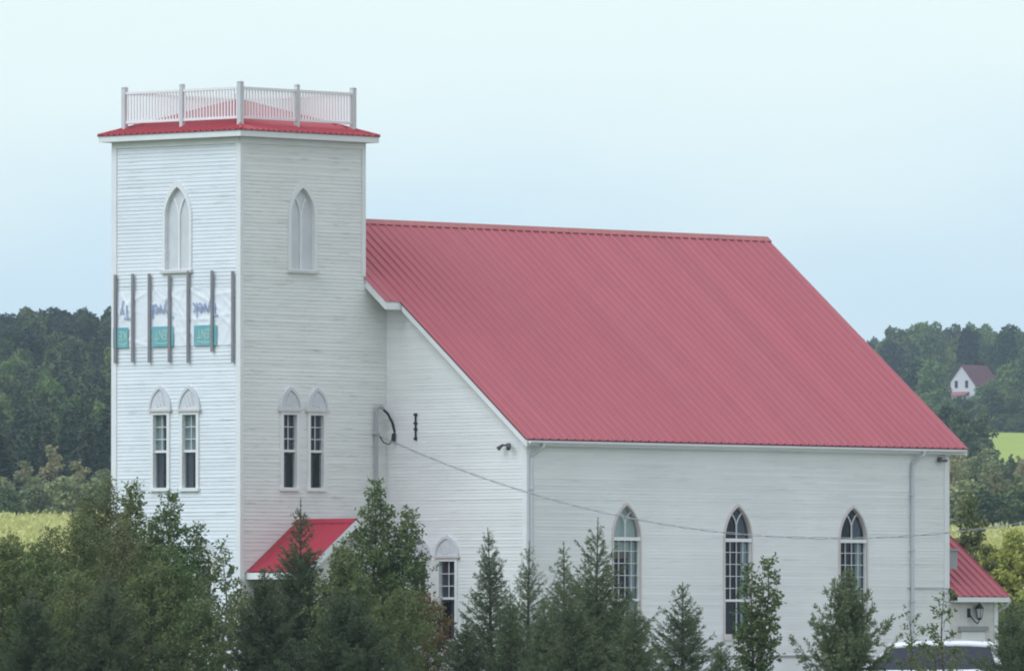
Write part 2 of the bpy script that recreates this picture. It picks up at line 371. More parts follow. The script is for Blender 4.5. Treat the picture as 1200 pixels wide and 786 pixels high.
def arch_pts(w, zs, za, n=12):
    """right half of a pointed arch from (w,zs) up to (0,za)"""
    h = za - zs; r_ = (w * w + h * h) / (2 * w); cx_ = w - r_
    a1 = math.asin(min(1, h / r_))
    if r_ < h: a1 = math.pi - a1
    return [(cx_ + r_ * math.cos(a1 * i / n), zs + r_ * math.sin(a1 * i / n)) for i in range(n + 1)]
def outline(c, w, z0, zs, za, n=12):
    r_ = arch_pts(w, zs, za, n)
    return [(c + w, z0)] + [(c + a, z) for a, z in r_] + [(c - a, z) for a, z in reversed(r_[:-1])] + [(c - w, z0)]
def band(mb, F, outer, inner, o0, o1):
    n = len(outer)
    vv = [F(a, z, o0) for a, z in outer] + [F(a, z, o0) for a, z in inner] + [F(a, z, o1) for a, z in outer] + [F(a, z, o1) for a, z in inner]
    ff = []
    for i in range(n - 1):
        ff += [(i, i + 1, n + i + 1, n + i), (2 * n + i, 3 * n + i, 3 * n + i + 1, 2 * n + i + 1),
               (i, 2 * n + i, 2 * n + i + 1, i + 1), (n + i, n + i + 1, 3 * n + i + 1, 3 * n + i)]
    for i in (0, n - 1): ff.append((i, n + i, 3 * n + i, 2 * n + i))
    mb.add(vv, ff)
def plate(mb, F, pts, o0, o1):
    n = len(pts)
    mb.add([F(a, z, o0) for a, z in pts] + [F(a, z, o1) for a, z in pts],
           [tuple(range(n)), tuple(range(2 * n - 1, n - 1, -1))] + [(i, (i + 1) % n, n + (i + 1) % n, n + i) for i in range(n)])
def bar(mb, F, pts, hw, o0, o1):
    """flat bar along a polyline in the wall plane"""
    for (a0, z0), (a1, z1) in zip(pts[:-1], pts[1:]):
        d = Vector((a1 - a0, z1 - z0)); d.normalize(); nx, nz = -d.y * hw, d.x * hw
        mb.hexa([F(a0 + nx, z0 + nz, o0), F(a0 - nx, z0 - nz, o0), F(a0 - nx, z0 - nz, o1), F(a0 + nx, z0 + nz, o1),
                 F(a1 + nx, z1 + nz, o0), F(a1 - nx, z1 - nz, o0), F(a1 - nx, z1 - nz, o1), F(a1 + nx, z1 + nz, o1)])

# openings: face -> list of (centre, half width, z0, spring, apex); apex None for a square head
HOLES = {TL: [], TR: [], NS: [], NG: [], NB: [], TB: [], TK: [], NK: []}
def hole_at(h, z):
    c, w, z0, zs, za = h
    if z < z0: return None
    if za is None: return (c - w, c + w) if z < zs else None
    if z <= zs: return (c - w, c + w)
    if z >= za: return None
    hh = za - zs; r_ = (w * w + hh * hh) / (2 * w)
    a = (w - r_) + math.sqrt(max(0, r_ * r_ - (z - zs) ** 2))
    return (c - a, c + a) if a > 0 else None

rng = random.Random(4)
def siding(mb, F, z0, z1, span, lip=0.0165, e=0.093):
    z = z0
    while z < z1 - 1e-4:
        zt = min(z + e, z1); zm = 0.5 * (z + zt)
        sp0, sp1 = span(z), span(zt - 1e-4)
        if sp0 is None: z = zt; continue
        if sp1 is None: sp1 = (0.5 * (sp0[0] + sp0[1]),) * 2
        cuts = sorted(q for q in (hole_at(h, zm) for h in HOLES[F]) if q)
        ob = lip * rng.uniform(0.8, 1.12); ot = 0.003
        lo0, lo1 = sp0[0], sp1[0]; segs = []
        for a, b in cuts:
            segs.append((lo0, lo1, a, a)); lo0 = lo1 = b
        segs.append((lo0, lo1, sp0[1], sp1[1]))
        for a0, a1, b0, b1 in segs:
            if b0 - a0 < 1e-3: continue
            if a0 == a1 and b0 == b1 and b0 - a0 > 2.2:     # butt joint somewhere along a long course
                cut = [a0]
                while cut[-1] + 4.6 < b0: cut.append(cut[-1] + rng.uniform(2.2, 4.2))
                cut.append(b0)
                for q0, q1 in zip(cut[:-1], cut[1:]):
                    oj = ob + rng.uniform(-.002, .002); e0, e1 = q0 + .002, q1 - .002
                    mb.add([F(e0, z, oj), F(e1, z, oj), F(e1, zt, ot), F(e0, zt, ot), F(e0, z, -0.01), F(e1, z, -0.01)], [(0, 1, 2, 3), (0, 4, 5, 1)])
                mb.add([F(a0, z, -.012), F(b0, z, -.012), F(b0, zt, -.012), F(a0, zt, -.012)], [(0, 1, 2, 3)])
                continue
            mb.add([F(a0, z, ob), F(b0, z, ob), F(b1, zt, ot), F(a1, zt, ot), F(a0, z, -0.01), F(b0, z, -0.01)], [(0, 1, 2, 3), (0, 4, 5, 1)])
        z = zt

# --- windows -------------------------------------------------------------------
def wavy(F, s0, s1, z0, z1, o, amp=0.03, waves=4, n=28):
    mb = MB(); vv = []
    for i in range(n + 1):
        t = i / n; oo = o + amp * math.sin(t * waves * 2 * math.pi + s0)
        vv += [F(s0 + (s1 - s0) * t, z0, oo), F(s0 + (s1 - s0) * t, z1, oo)]
    mb.add(vv, [(2 * i, 2 * i + 2, 2 * i + 3, 2 * i + 1) for i in range(n)])
    return mb
def dark_backing(F, s0, s1, z0, z1, win, depth=0.9):  # box added behind the glass, interior shade put into its colour
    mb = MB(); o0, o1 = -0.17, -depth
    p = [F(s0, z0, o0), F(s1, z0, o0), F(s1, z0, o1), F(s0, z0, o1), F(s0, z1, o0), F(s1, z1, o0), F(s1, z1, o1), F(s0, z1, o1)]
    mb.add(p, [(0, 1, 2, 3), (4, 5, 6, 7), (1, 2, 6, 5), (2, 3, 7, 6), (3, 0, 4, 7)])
    mb.build('dark_backing_box', M['room_dark'], win, recalc=False)

def sash_window(F, c, hw, z0, z1, zr, apex, curtain):
    """narrow sash window under a boarded pointed hood; hw is the glass half width"""
    HOLES[F].append((c, hw + 0.05, z0 - 0.05, z1 + 0.05, None))
    mb = MB(); cw = 0.085
    fbox(mb, F, c - hw - cw, c - hw, z0, z1, -0.12, 0.055)
    fbox(mb, F, c + hw, c + hw + cw, z0, z1, -0.12, 0.055)
    fbox(mb, F, c - hw - cw, c + hw + cw, z1, z1 + 0.075, -0.12, 0.057)
    fbox(mb, F, c - hw - cw - .02, c + hw + cw + .02, z0 - 0.085, z0, -0.12, 0.085)
    fbox(mb, F, c - hw, c + hw, zr - 0.03, zr + 0.03, -0.07, -0.01)
    win = mb.build('window', M['trim'], CH)
    sb = MB(); bw = 0.011
    fbox(sb, F, c - bw, c + bw, zr + .03, z1, -0.055, -0.03)
    for k in (1, 2):
        z = zr + (z1 - zr) * k / 3
        fbox(sb, F, c - hw, c - bw, z - bw, z + bw, -0.054, -0.031); fbox(sb, F, c + bw, c + hw, z - bw, z + bw, -0.054, -0.031)
    sb.build('muntins', M['panel'], win)
    g = MB(); g.add([F(c - hw, z0, -0.06), F(c + hw, z0, -0.06), F(c + hw, z1, -0.06), F(c - hw, z1, -0.06)], [(0, 1, 2, 3)])
    g.build('pane', M['glass'], win, recalc=False)
    for (t0, t1, k0, k1, mm) in curtain:
        zz0, zz1 = z0 + (z1 - z0) * k0, z0 + (z1 - z0) * k1
        wavy(F, c - hw + 2 * hw * t0, c - hw + 2 * hw * t1, zz0, zz1, -0.12, 0.012, 3).build('curtain', M[mm], win, recalc=False)
    dark_backing(F, c - hw - .04, c + hw + .04, z0 - .04, z1 + .04, win)
    # hood
    hb = MB(); zb = z1 + 0.078; w = hw + 0.135
    o_ = outline(c, w, zb + 0.055, zb + 0.06, apex); i_ = outline(c, w - 0.05, zb + 0.055, zb + 0.06, apex - 0.09)
    band(hb, F, o_, i_, 0.0, 0.075)
    plate(hb, F, outline(c, w - 0.045, zb + 0.055, zb + 0.06, apex - 0.08), 0.0, 0.045)
    h = apex - zb
    for dx, k0, k1 in ((-.10, .25, .72), (.02, .22, .62), (.12, .18, .5)):
        bar(hb, F, [(c + dx - .05, zb + h * k0), (c + dx + .05, zb + h * k1)], 0.014, 0.046, 0.064)
    hood = hb.build('hood', M['panel'], win)
    lb = MB(); fbox(lb, F, c - w - .025, c + w + .025, zb, zb + 0.055, 0.0, 0.095); lb.build('ledge', M['casing_pink'], win)
    return win

lite = [(0.5, 1.0, 0.0, 1.0, 'curtain')]
cl1 = [(0.52, 1.0, 0.5, 1.0, 'curtain'), (0.55, 1.0, 0.0, 0.5, 'curtain_dark')]
cl2 = [(0.40, 1.0, 0.5, 1.0, 'curtain'), (0.5, 1.0, 0.0, 0.5, 'curtain_dark')]
dk = [(0.22, 0.52, 0.0, 1.0, 'curtain_dark'), (0.62, 1.0, 0.46, 1.0, 'curtain_dark')]
sash_window(TL, 2.71, 0.235, 5.66, 7.45, 6.55, 8.17, cl1)
sash_window(TL, 1.705, 0.235, 5.65, 7.44, 6.55, 8.16, cl2)
sash_window(TR, 1.715, 0.235, 5.66, 7.44, 6.555, 8.13, dk)
sash_window(TR, 2.665, 0.235, 5.66, 7.44, 6.555, 8.13, dk)
sash_window(TL, 1.178, 0.235, 1.95, 3.74, 2.85, 4.44, cl1)
sash_window(TL, 3.2, 0.235, 1.95, 3.74, 2.85, 4.44, cl1)
sash_window(NG, -2.087, 0.265, 1.95, 3.86, 2.95, 4.50, dk)
sash_window(NG, -1.10, 0.265, 1.95, 3.86, 2.95, 4.50, dk)

def louvre(F, c, w, z0, zs, za):
    """tall pointed belfry opening closed with a white boarded panel and a Y shaped mullion"""
    HOLES[F].append((c, w - 0.06, z0, zs, za - 0.08))
    mb = MB(); iw = w - 0.085
    band(mb, F, outline(c, w, z0, zs, za), outline(c, iw, z0, zs, za - 0.16), -0.10, 0.045)
    win = mb.build('belfry_opening', M['trim'], CH)
    sb = MB(); fbox(sb, F, c - w - .03, c + w + .03, z0 - .07, z0, -0.16, 0.09); sb.build('sill', M['old_trim'], win)
    pb = MB(); plate(pb, F, outline(c, w - .02, z0 + .002, zs, za - .1), -0.095, -0.07); pb.build('panel', M['panel'], win)
    yb = MB(); zf = zs + 0.02
    bar(yb, F, [(c, z0), (c, zf)], 0.028, -0.069, -0.03)
    bar(yb, F, [(c, zf), (c + .035, zf + .16), (c + .10, zf + .33), (c + .16, zf + .43)], 0.024, -0.069, -0.032)
    bar(yb, F, [(c, zf), (c - .035, zf + .16), (c - .10, zf + .33), (c - .16, zf + .43)], 0.024, -0.069, -0.034)
    yb.build('mullion', M['trim'], win)
louvre(TL, 2.14, 0.50, 10.99, 12.30, 13.20)
louvre(TR, 2.17, 0.50, 10.99, 12.30, 13.18)

def lancet(F, c, w, z0, zt, za, extra):
    """tall nave window: pointed head with a Y tracery over a many paned sash"""
    HOLES[F].append((c, w - 0.02, z0, zt, za - 0.02))
    mb = MB(); iw = w - 0.042
    out_, inn = outline(c, w, z0, zt, za), outline(c, iw, z0, zt, za - 0.065)
    band(mb, F, out_, inn, -0.10, 0.045)
    win = mb.build('lancet_window', M['casing_pink'], CH)
    fb = MB()
    fbox(fb, F, c - iw, c + iw, zt - 0.04, zt + 0.045, -0.08, 0.03)
    zr = z0 + (zt - z0) * 0.36
    fbox(fb, F, c - iw, c + iw, zr - 0.035, zr + 0.025, -0.075, -0.005)
    fbox(fb, F, c - iw, c - iw + .03, z0, zr - 0.035, -0.075, -0.006); fbox(fb, F, c + iw - .03, c + iw, z0, zr - 0.035, -0.075, -0.006)
    fbox(fb, F, c - iw, c - iw + .03, zr + .025, zt - 0.04, -0.075, -0.006); fbox(fb, F, c + iw - .03, c + iw, zr + .025, zt - 0.04, -0.075, -0.006)
    fb.build('sash', M['trim'], win)
    sl = MB(); fbox(sl, F, c - w - .02, c + w + .02, z0 - .15, z0, -0.1, 0.075); sl.build('sill', M['casing_pink'], win)
    bb = MB(); bw = 0.009
    xs_ = [c - iw + .03 + (2 * iw - .06) * k / 4 for k in range(5)]
    for k in (1, 2, 3): fbox(bb, F, xs_[k] - bw, xs_[k] + bw, zr + .025, zt - .04, -0.06, -0.03)
    fbox(bb, F, c - bw, c + bw, z0, zr - .035, -0.06, -0.03)
    for k in range(1, 5):
        z = zr + (zt - zr) * k / 5
        for q in range(4): fbox(bb, F, xs_[q] + bw, xs_[q + 1] - bw, z - bw, z + bw, -0.059, -0.031)
    h = za - zt
    bar(bb, F, [(c, zt + .045), (c, zt + h * .42)], 0.016, -0.06, -0.03)
    for sg in (-1, 1):
        bar(bb, F, [(c, zt + h * .42), (c + sg * .05, zt + h * .56), (c + sg * .13, zt + h * .68), (c + sg * .25, zt + h * .78)], 0.015, -0.06, -0.031 - .001 * (sg + 1))
    bb.build('muntins', M['panel'], win)
    g = MB(); gp = outline(c, iw + .02, z0, zt, za - 0.1); g.add([F(a, z, -0.066) for a, z in gp], [tuple(range(len(gp)))])
    g.build('pane', M['glass'], win, recalc=False)
    for (t0, t1, k0, k1, mm, nm) in extra:
        zz0, zz1 = z0 + (za - z0) * k0, z0 + (za - z0) * k1
        wavy(F, c - iw + 2 * iw * t0, c - iw + 2 * iw * t1, zz0, zz1, -0.13, 0.012, 3).build(nm, M[mm], win, recalc=False)
    dark_backing(F, c - w, c + w, z0 - .02, za + .02, win, 1.3)
side_c = [(0.74, 1.0, 0.0, 0.70, 'curtain', 'curtain'), (0.0, 0.12, 0.0, 0.70, 'curtain_dark', 'curtain')]
lancet(NS, 8.815, 0.535, 2.08, 4.42, 5.32, side_c + [(0.0, 1.0, 0.72, 0.99, 'blind', 'blind'), (0.0, 0.74, 0.63, 0.70, 'blind', 'blind'), (0.0, 0.74, 0.575, 0.63, 'valance', 'valance')])
lancet(NS, 12.965, 0.545, 2.08, 4.42, 5.33, side_c + [(0.55, 1.0, 0.72, 0.97, 'curtain_dark', 'curtain')])
lancet(NS, 17.357, 0.555, 2.08, 4.43, 5.34, side_c + [(0.62, 1.0, 0.72, 0.97, 'curtain_dark', 'curtain')])

# --- walls ---------------------------------------------------------------------
FZ = 1.55                                              # top of the foundation
mb = MB(); siding(mb, TL, 0.5, TOPZ, lambda z: (0.0, W)); mb.build('tower_wall', M['siding_bright'], CH, recalc=False)
XE = NX0                                               # the tower's right wall runs on to the nave gable
mb = MB(); siding(mb, TR, 0.5, TOPZ, lambda z: (0.0, XE if z < roof_z(0.0) - 0.16 else W), lip=0.0125); mb.build('tower_wall', M['siding_dirty'], CH, recalc=False)
mb = MB(); siding(mb, TB, 9.5, TOPZ, lambda z: (0.0, W)); siding(mb, TK, 0.5, TOPZ, lambda z: (0.0, XE if z < 10.4 else W))
mb.build('tower_wall', M['siding_bright'], CH, recalc=False)
mb = MB(); siding(mb, NS, FZ, 6.78, lambda z: (NX0, NX1), lip=0.012, e=0.083)
mb.build('nave_wall', M['siding_nave'], CH, recalc=False)
def gspan(z):
    t = RZ - 0.06 - z
    if t <= 0: return None
    hy = min(t / SL, NYC - NY0); return (NYC - hy, NYC + hy)
mb = MB(); siding(mb, NG, FZ, RZ - .1, gspan, lip=0.012, e=0.083); mb.build('gable_wall', M['siding_nave'], CH, recalc=False)
mb = MB(); siding(mb, NB, FZ, RZ - .1, gspan, lip=0.020); mb.build('gable_wall', M['siding_nave'], CH, recalc=False)
mb = MB(); siding(mb, NK, FZ, 6.78, lambda z: (NX0, NX1), lip=0.020); mb.build('nave_wall', M['siding_nave'], CH, recalc=False)
mb = MB()
mb.box((NX0 - .03, NY0 - .03, -.3), (NX1 + .03, NY1 + .03, FZ - .06)); mb.box((-.03, -.03, -.3), (NX0 - .035, W + .03, .46))
mb.build('foundation', M['trim'], CH)
mb = MB(); mb.box((NX0 - .05, NY0 - .05, FZ - .058), (NX1 + .05, NY1 + .05, FZ - .002)); mb.build('water_table', M['found'], CH)

# --- corner boards and trim ------------------------------------------------------
def corner(F1, s1a, s1b, F2, s2a, s2b, z0, z1, m_='trim'):
    mb = MB(); fbox(mb, F1, s1a, s1b, z0, z1, -.01, 0.04); fbox(mb, F2, s2a, s2b, z0, z1, -.012, 0.038); mb.build('corner_board', M[m_], CH)
corner(TL, -0.04, 0.11, TR, 0.0, 0.075, 0.46, TOPZ - .16)
corner(TL, W - .13, W + .04, TK, 0.0, 0.12, 0.46, TOPZ - .16)
mb = MB(); fbox(mb, TR, W - .09, W + .035, 10.9, TOPZ - .16, -.01, .036); mb.build('corner_board', M['trim'], CH)
corner(NG, NY0 - .04, NY0 + .10, NS, NX0, NX0 + .10, FZ, 6.70)
corner(NB, NY0 - .04, NY0 + .10, NS, NX1 - .14, NX1, FZ, 6.70)
mb = MB(); fbox(mb, TL, -.03, W + .03, TOPZ - .16, TOPZ, 0.0, .045); fbox(mb, TR, -.045, W + .03, TOPZ - .16, TOPZ - .002, 0.0, .043)
mb.build('frieze_board', M['trim'], CH)

# --- roofs ---------------------------------------------------------------------
def ribbed(mb, E, d, L, s, length, n, pitch=0.30, rh=0.036, x0=0.0):
    """ribbed sheet: eave point E, unit d along the eave over L, unit s up the slope, n the normal; length(x) the slope length or (start,end)"""
    E, d, s, n = Vector(E), Vector(d), Vector(s), Vector(n)
    prof = []; x = 0.0
    while x < L:
        for dx, h in ((0, 0), (pitch * .70, 0), (pitch * .78, rh), (pitch * .90, rh), (pitch * .98, 0)):
            if x + dx < L: prof.append((x + dx, h))
        x += pitch
    prof.append((L, 0.0))
    vv, ff = [], []
    for x, h in prof:
        q = length(x)
        a, b = q if isinstance(q, tuple) else (0.0, q)
        vv += [E + d * x + s * a + n * h, E + d * x + s * b + n * h]
    for i in range(len(prof) - 1): ff.append((2 * i, 2 * i + 2, 2 * i + 3, 2 * i + 1))
    mb.add(vv, ff)
def under(mb, pts, n, t):
    """flat slab below a roof plane (soffit and edges)"""
    n = Vector(n); P = [Vector(p) - n * 0.004 for p in pts]; Q_ = [Vector(p) - n * t for p in pts]
    k = len(P); mb.add(P + Q_, [tuple(range(k)), tuple(range(2 * k - 1, k - 1, -1))] + [(i, (i + 1) % k, k + (i + 1) % k, k + i) for i in range(k)])

VX0, VX1 = 4.93, 21.60                                 # front and rear verge of the nave roof
XT = W + 0.02                                          # the roof reaches forward over the link behind the tower
cosr = 1 / math.sqrt(1 + SL * SL); sinr = SL * cosr
EYR, EYL = NY0 - EY, NY1 + EY
ZE = roof_z(EYR); SLEN = (NYC - EYR) / cosr
def ln_main(x): return SLEN
rb = MB()
ribbed(rb, (VX0, EYR, ZE), (1, 0, 0), VX1 - VX0, (0, cosr, sinr), ln_main, (0, -sinr, cosr))
ribbed(rb, (VX0, EYL, ZE), (1, 0, 0), VX1 - VX0, (0, -cosr, sinr), ln_main, (0, sinr, cosr))
YL = -0.72                                             # eave of the link roof
ribbed(rb, (XT, YL, roof_z(YL)), (1, 0, 0), VX0 - XT, (0, cosr, sinr), lambda x: (NYC - YL) / cosr, (0, -sinr, cosr), rh=.02)
YL2 = 2 * NYC - YL
ribbed(rb, (XT, YL2, roof_z(YL)), (1, 0, 0), VX0 - XT, (0, -cosr, sinr), lambda x: (NYC - YL) / cosr, (0, sinr, cosr), rh=.02)
nroof = rb.build('nave_roof', M['roof'], CH, recalc=False)
cb = MB()
for sg in (-1, 1):
    y = NYC + sg * 0.13; n = (0, sg * sinr, cosr)
    nv = Vector(n) * 0.032
    a, b = Vector((XT, NYC, RZ)), Vector((VX1 + .02, NYC, RZ)); c_, d_ = Vector((VX1 + .02, y, RZ - SL * .13)), Vector((XT, y, RZ - SL * .13))
    up_ = Vector((0, 0, 0.045))
    cb.add([a + up_, b + up_, c_ + nv, d_ + nv, c_, d_], [(0, 1, 2, 3), (3, 2, 4, 5)])
cb.build('ridge_cap', M['cap'], nroof, recalc=False)
db = MB(); lb_ = MB()                                  # soffit slabs
for sg in (-1, 1):
    ye = EYR + .015 if sg < 0 else EYL - .015; n = (0, sg * sinr, cosr)
    under(db, [(VX0 + .02, ye, roof_z(ye)), (VX1 - .02, ye, roof_z(ye)), (VX1 - .02, NYC, RZ), (VX0 + .02, NYC, RZ)], n, 0.05)
    yl = YL + .01 if sg < 0 else YL2 - .01
    under(lb_, [(XT + .01, yl, roof_z(YL) - .01), (VX0 + .015, yl, roof_z(YL) - .01), (VX0 + .015, NYC, RZ - .01), (XT + .01, NYC, RZ - .01)], n, 0.05)
db.build('roof_deck', M['edge_dark'], nroof); lb_.build('soffit', M['trim'], nroof)
# verge boards along both gables (white), and the eave fascia
def verge(x0, x1, ya, yb, t=0.17, drop=0.05):
    mb = MB()
    za, zb = roof_z(ya) - drop, roof_z(yb) - drop
    mb.hexa([(x0, ya, za - t), (x1, ya, za - t), (x1, yb, zb - t), (x0, yb, zb - t), (x0, ya, za), (x1, ya, za), (x1, yb, zb), (x0, yb, zb)])
    return mb.build('verge_board', M['trim'], nroof)
verge(VX0 + .025, VX0 + .06, EYR + .02, YL - .02); verge(VX0 + .025, VX0 + .06, YL2 + .02, EYL - .02)
verge(VX1 - .06, VX1 - .025, EYR + .02, NYC); verge(VX1 - .06, VX1 - .025, NYC, EYL - .02)
verge(XT + .015, XT + .05, YL + .02, NYC - .02); verge(XT + .015, XT + .05, NYC + .02, YL2 - .02)
mb = MB(); mb.box((XT + .012, YL - .002, roof_z(YL) - .20), (VX0 + .06, YL + .03, roof_z(YL) - .045)); mb.build('fascia', M['trim'], nroof)
mb = MB(); mb.box((VX0 + .06, EYR + .03, ZE - .16), (VX1 - .06, EYR + .055, ZE - .035)); mb.build('fascia', M['trim'], nroof)
mb = MB(); mb.box((VX0 + .06, EYR + .057, ZE - .155), (VX1 - .06, NY0 - .002, ZE - .13)); mb.build('soffit', M['trim'], nroof)
mb = MB()                                              # gutter: open half round
gp = [(math.cos(a) * .055, math.sin(a) * .055) for a in np.linspace(math.pi, 2 * math.pi, 9)]
yg, zg = EYR - .03, ZE - .055
vv = []
for x in (NX0 - .18, VX1 - .12): vv += [(x, yg + a, zg + b) for a, b in gp]
mb.add(vv, [(i, i + 1, 10 + i, 9 + i) for i in range(8)] + [tuple(range(9)), tuple(range(9, 18))])
mb.build('gutter', M['rail'], nroof, recalc=False)
def spout(x, low):
    mb = MB(); y = NY0 - .075
    mb.tube([(x + .22, yg, zg - .05), (x + .20, yg, zg - .14), (x + .02, y, zg - .34), (x, y, zg - .45), (x, y, low)], .047, 8)
    for z in (5.6, 4.2, 2.9): mb.box((x - .06, y - .055, z), (x + .06, y + .06, z + .035))
    mb.build('downspout', M['spout'], CH)
spout(19.60, 0.5); spout(5.30, 0.5)

# tower roof: low pyramid with a wide eave
OV, TZE, TZA = 0.285, 14.36, 15.24
hc = W / 2; half = hc + OV
tn = math.sqrt(half * half + (TZA - TZE) ** 2); cs, sn = half / tn, (TZA - TZE) / tn
rb = MB()
def tri_len(x): return tn * (1 - abs(x - half) / half)
for E_, d_, s_ in (((-OV, W + OV), (0, -1), (1, 0)), ((-OV, -OV), (1, 0), (0, 1)), ((W + OV, -OV), (0, 1), (-1, 0)), ((W + OV, W + OV), (-1, 0), (0, -1))):
    ribbed(rb, (*E_, TZE), (*d_, 0), 2 * half, (s_[0] * cs, s_[1] * cs, sn), tri_len, (-s_[0] * sn, -s_[1] * sn, cs), pitch=.20, rh=.036)
troof = rb.build('tower_roof', M['roof_tower'], CH, recalc=False)
cb = MB()
for cx_, cy_ in ((-OV, -OV), (W + OV, -OV), (-OV, W + OV), (W + OV, W + OV)):
    cb.tube([(cx_, cy_, TZE + .01), (hc, hc, TZA + .02)], .04, 6)
cb.build('hip_cap', M['roof_tower'], troof)
mb = MB(); mb.box((-OV + .02, -OV + .02, TOPZ + .002), (W + OV - .02, W + OV - .02, TZE - .012)); mb.build('eave_fascia', M['trim'], troof)
mb = MB(); t = .014
mb.box((-OV - .01, -OV - .01, TZE - .010), (W + OV + .01, W + OV + .01, TZE + .002)); mb.build('drip_edge', M['edge_dark'], troof)

# railing on the tower roof
RC = 0.19; RTOP = 15.44
rail = empty('railing'); rail.parent = CH
def roofz_t(x, y): return TZA - (TZA - TZE) / half * max(abs(x - hc), abs(y - hc))
cor = [(RC, RC), (W - RC, RC), (W - RC, W - RC), (RC, W - RC)]
posts = []
for i in range(4):
    (xa, ya), (xb, yb) = cor[i], cor[(i + 1) % 4]
    posts += [(xa, ya), ((xa + xb) / 2, (ya + yb) / 2)]
for i, (x, y) in enumerate(posts):
    mb = MB(); zb = roofz_t(x, y) - .04; big = .06 if i % 2 == 0 else .05
    mb.box((x - big, y - big, zb), (x + big, y + big, 15.55))
    mb.add([(x - big - .015, y - big - .015, 15.552), (x + big + .015, y - big - .015, 15.552), (x + big + .015, y + big + .015, 15.552), (x - big - .015, y + big + .015, 15.552), (x, y, 15.60)],
           [(0, 1, 2, 3), (0, 1, 4), (1, 2, 4), (2, 3, 4), (3, 0, 4)])
    mb.build('railing_post', M['post'], rail)
for i in range(8):
    (xa, ya), (xb, yb) = posts[i], posts[(i + 1) % 8]
    d = Vector((xb - xa, yb - ya, 0)); L = d.length; d.normalize(); q = Vector((-d.y, d.x, 0))
    pan = MB()
    def obx(a, b, hw, z0, z1):
        P0, P1 = Vector((xa, ya, 0)) + d * a, Vector((xa, ya, 0)) + d * b
        pan.hexa([P0 + q * hw + Vector((0, 0, z0)), P0 - q * hw + Vector((0, 0, z0)), P1 - q * hw + Vector((0, 0, z0)), P1 + q * hw + Vector((0, 0, z0)),
                  P0 + q * hw + Vector((0, 0, z1)), P0 - q * hw + Vector((0, 0, z1)), P1 - q * hw + Vector((0, 0, z1)), P1 + q * hw + Vector((0, 0, z1))])
    pan.cur = 0
    obx(.06, L - .06, .03, RTOP - .06, RTOP); obx(.06, L - .06, .025, 14.66, 14.72)
    pan.cur = 1
    nb_ = 18
    for k in range(nb_):
        a = .06 + (L - .12) * (k + .5) / nb_
        obx(a - .019, a + .019, .016, 14.721, RTOP - .061)
    pan.build('railing_panel', [M['rail'], M['baluster']], rail)

# --- porch on the tower's right wall ---------------------------------------------
porch = empty('porch'); porch.parent = CH
PX, PHW, PZ, PSL, PD = 2.0, 1.82, 4.86, 0.70, 2.0
pc = 1 / math.sqrt(1 + PSL * PSL); ps = PSL * pc
rb = MB()
for sg in (-1, 1):
    ribbed(rb, (PX + sg * PHW, -0.03 if sg < 0 else -PD, PZ - PSL * PHW), (0, -1 if sg < 0 else 1, 0), PD - .03, (-sg * pc, 0, ps), lambda x: PHW / pc, (sg * ps, 0, pc), pitch=.30, rh=.012)
proof = rb.build('porch_roof', M['roof_porch'], porch, recalc=False)
mb = MB()
for sg in (-1, 1):
    a = Vector((PX, 0, PZ + .03)); b = Vector((PX + sg * .15, 0, PZ - PSL * .15 + .022))
    mb.add([a + Vector((0, -.03, 0)), a + Vector((0, -PD - .01, 0)), b + Vector((0, -PD - .01, 0)), b + Vector((0, -.03, 0))], [(0, 1, 2, 3)])
    mb.add([(PX, -PD + .02, PZ - .02), (PX, -PD + .05, PZ - .02), (PX + sg * PHW, -PD + .05, PZ - PSL * PHW - .02), (PX + sg * PHW, -PD + .02, PZ - PSL * PHW - .02)] , [(0, 1, 2, 3)])
mb.build('porch_ridge', M['roof_porch'], porch, recalc=False)
mb = MB()
for sg in (-1, 1):                                    # bargeboards and eave boards
    z0, z1 = PZ - .015, PZ - .015 - PSL * PHW
    x0, x1 = PX, PX + sg * PHW
    mb.hexa([(x0, -PD + .0, z0 - .20), (x0, -PD + .04, z0 - .20), (x1, -PD + .04, z1 - .20), (x1, -PD + .0, z1 - .20),
             (x0, -PD + .0, z0), (x0, -PD + .04, z0), (x1, -PD + .04, z1), (x1, -PD + .0, z1)])
    mb.box((min(x1, x1 - sg * .04), -PD + .045, z1 - .17), (max(x1, x1 - sg * .04), -.04, z1 - .01))
mb.build('bargeboard', M['trim'], porch)
mb = MB(); fy = -PD + .28; zt = PZ - .06; zb_ = PZ - PSL * (PHW - .18) - .06
mb.add([(PX, fy, zt), (PX - PHW + .18, fy, zb_), (PX - PHW + .18, fy, 2.85), (PX + PHW - .18, fy, 2.85), (PX + PHW - .18, fy, zb_),
        (PX, fy + .08, zt), (PX - PHW + .18, fy + .08, zb_), (PX - PHW + .18, fy + .08, 2.85), (PX + PHW - .18, fy + .08, 2.85), (PX + PHW - .18, fy + .08, zb_)],
       [(0, 1, 2, 3, 4), (9, 8, 7, 6, 5), (0, 5, 6, 1), (1, 6, 7, 2), (2, 7, 8, 3), (3, 8, 9, 4), (4, 9, 5, 0)])
mb.build('porch_gable', M['old_trim'], porch)
mb = MB(); xl = PX - PHW + .25
mb.box((xl, -PD + .40, 0.45), (xl + .08, -.05, PZ - PSL * (PHW - .25) - .08)); mb.build('porch_wall', M['brownwood'], porch)  # dark brown panel closing the porch's left side
for sx in (PX - PHW + .32, PX + PHW - .36):
    mb = MB(); mb.box((sx - .06, fy + .1, 0.0), (sx + .06, fy + .22, 2.86)); mb.build('porch_post', M['trim'], porch)
mb = MB(); mb.box((PX - PHW + .1, -PD + .1, -.1), (PX + PHW - .1, -.04, .44)); mb.build('porch_floor', M['found'], porch)

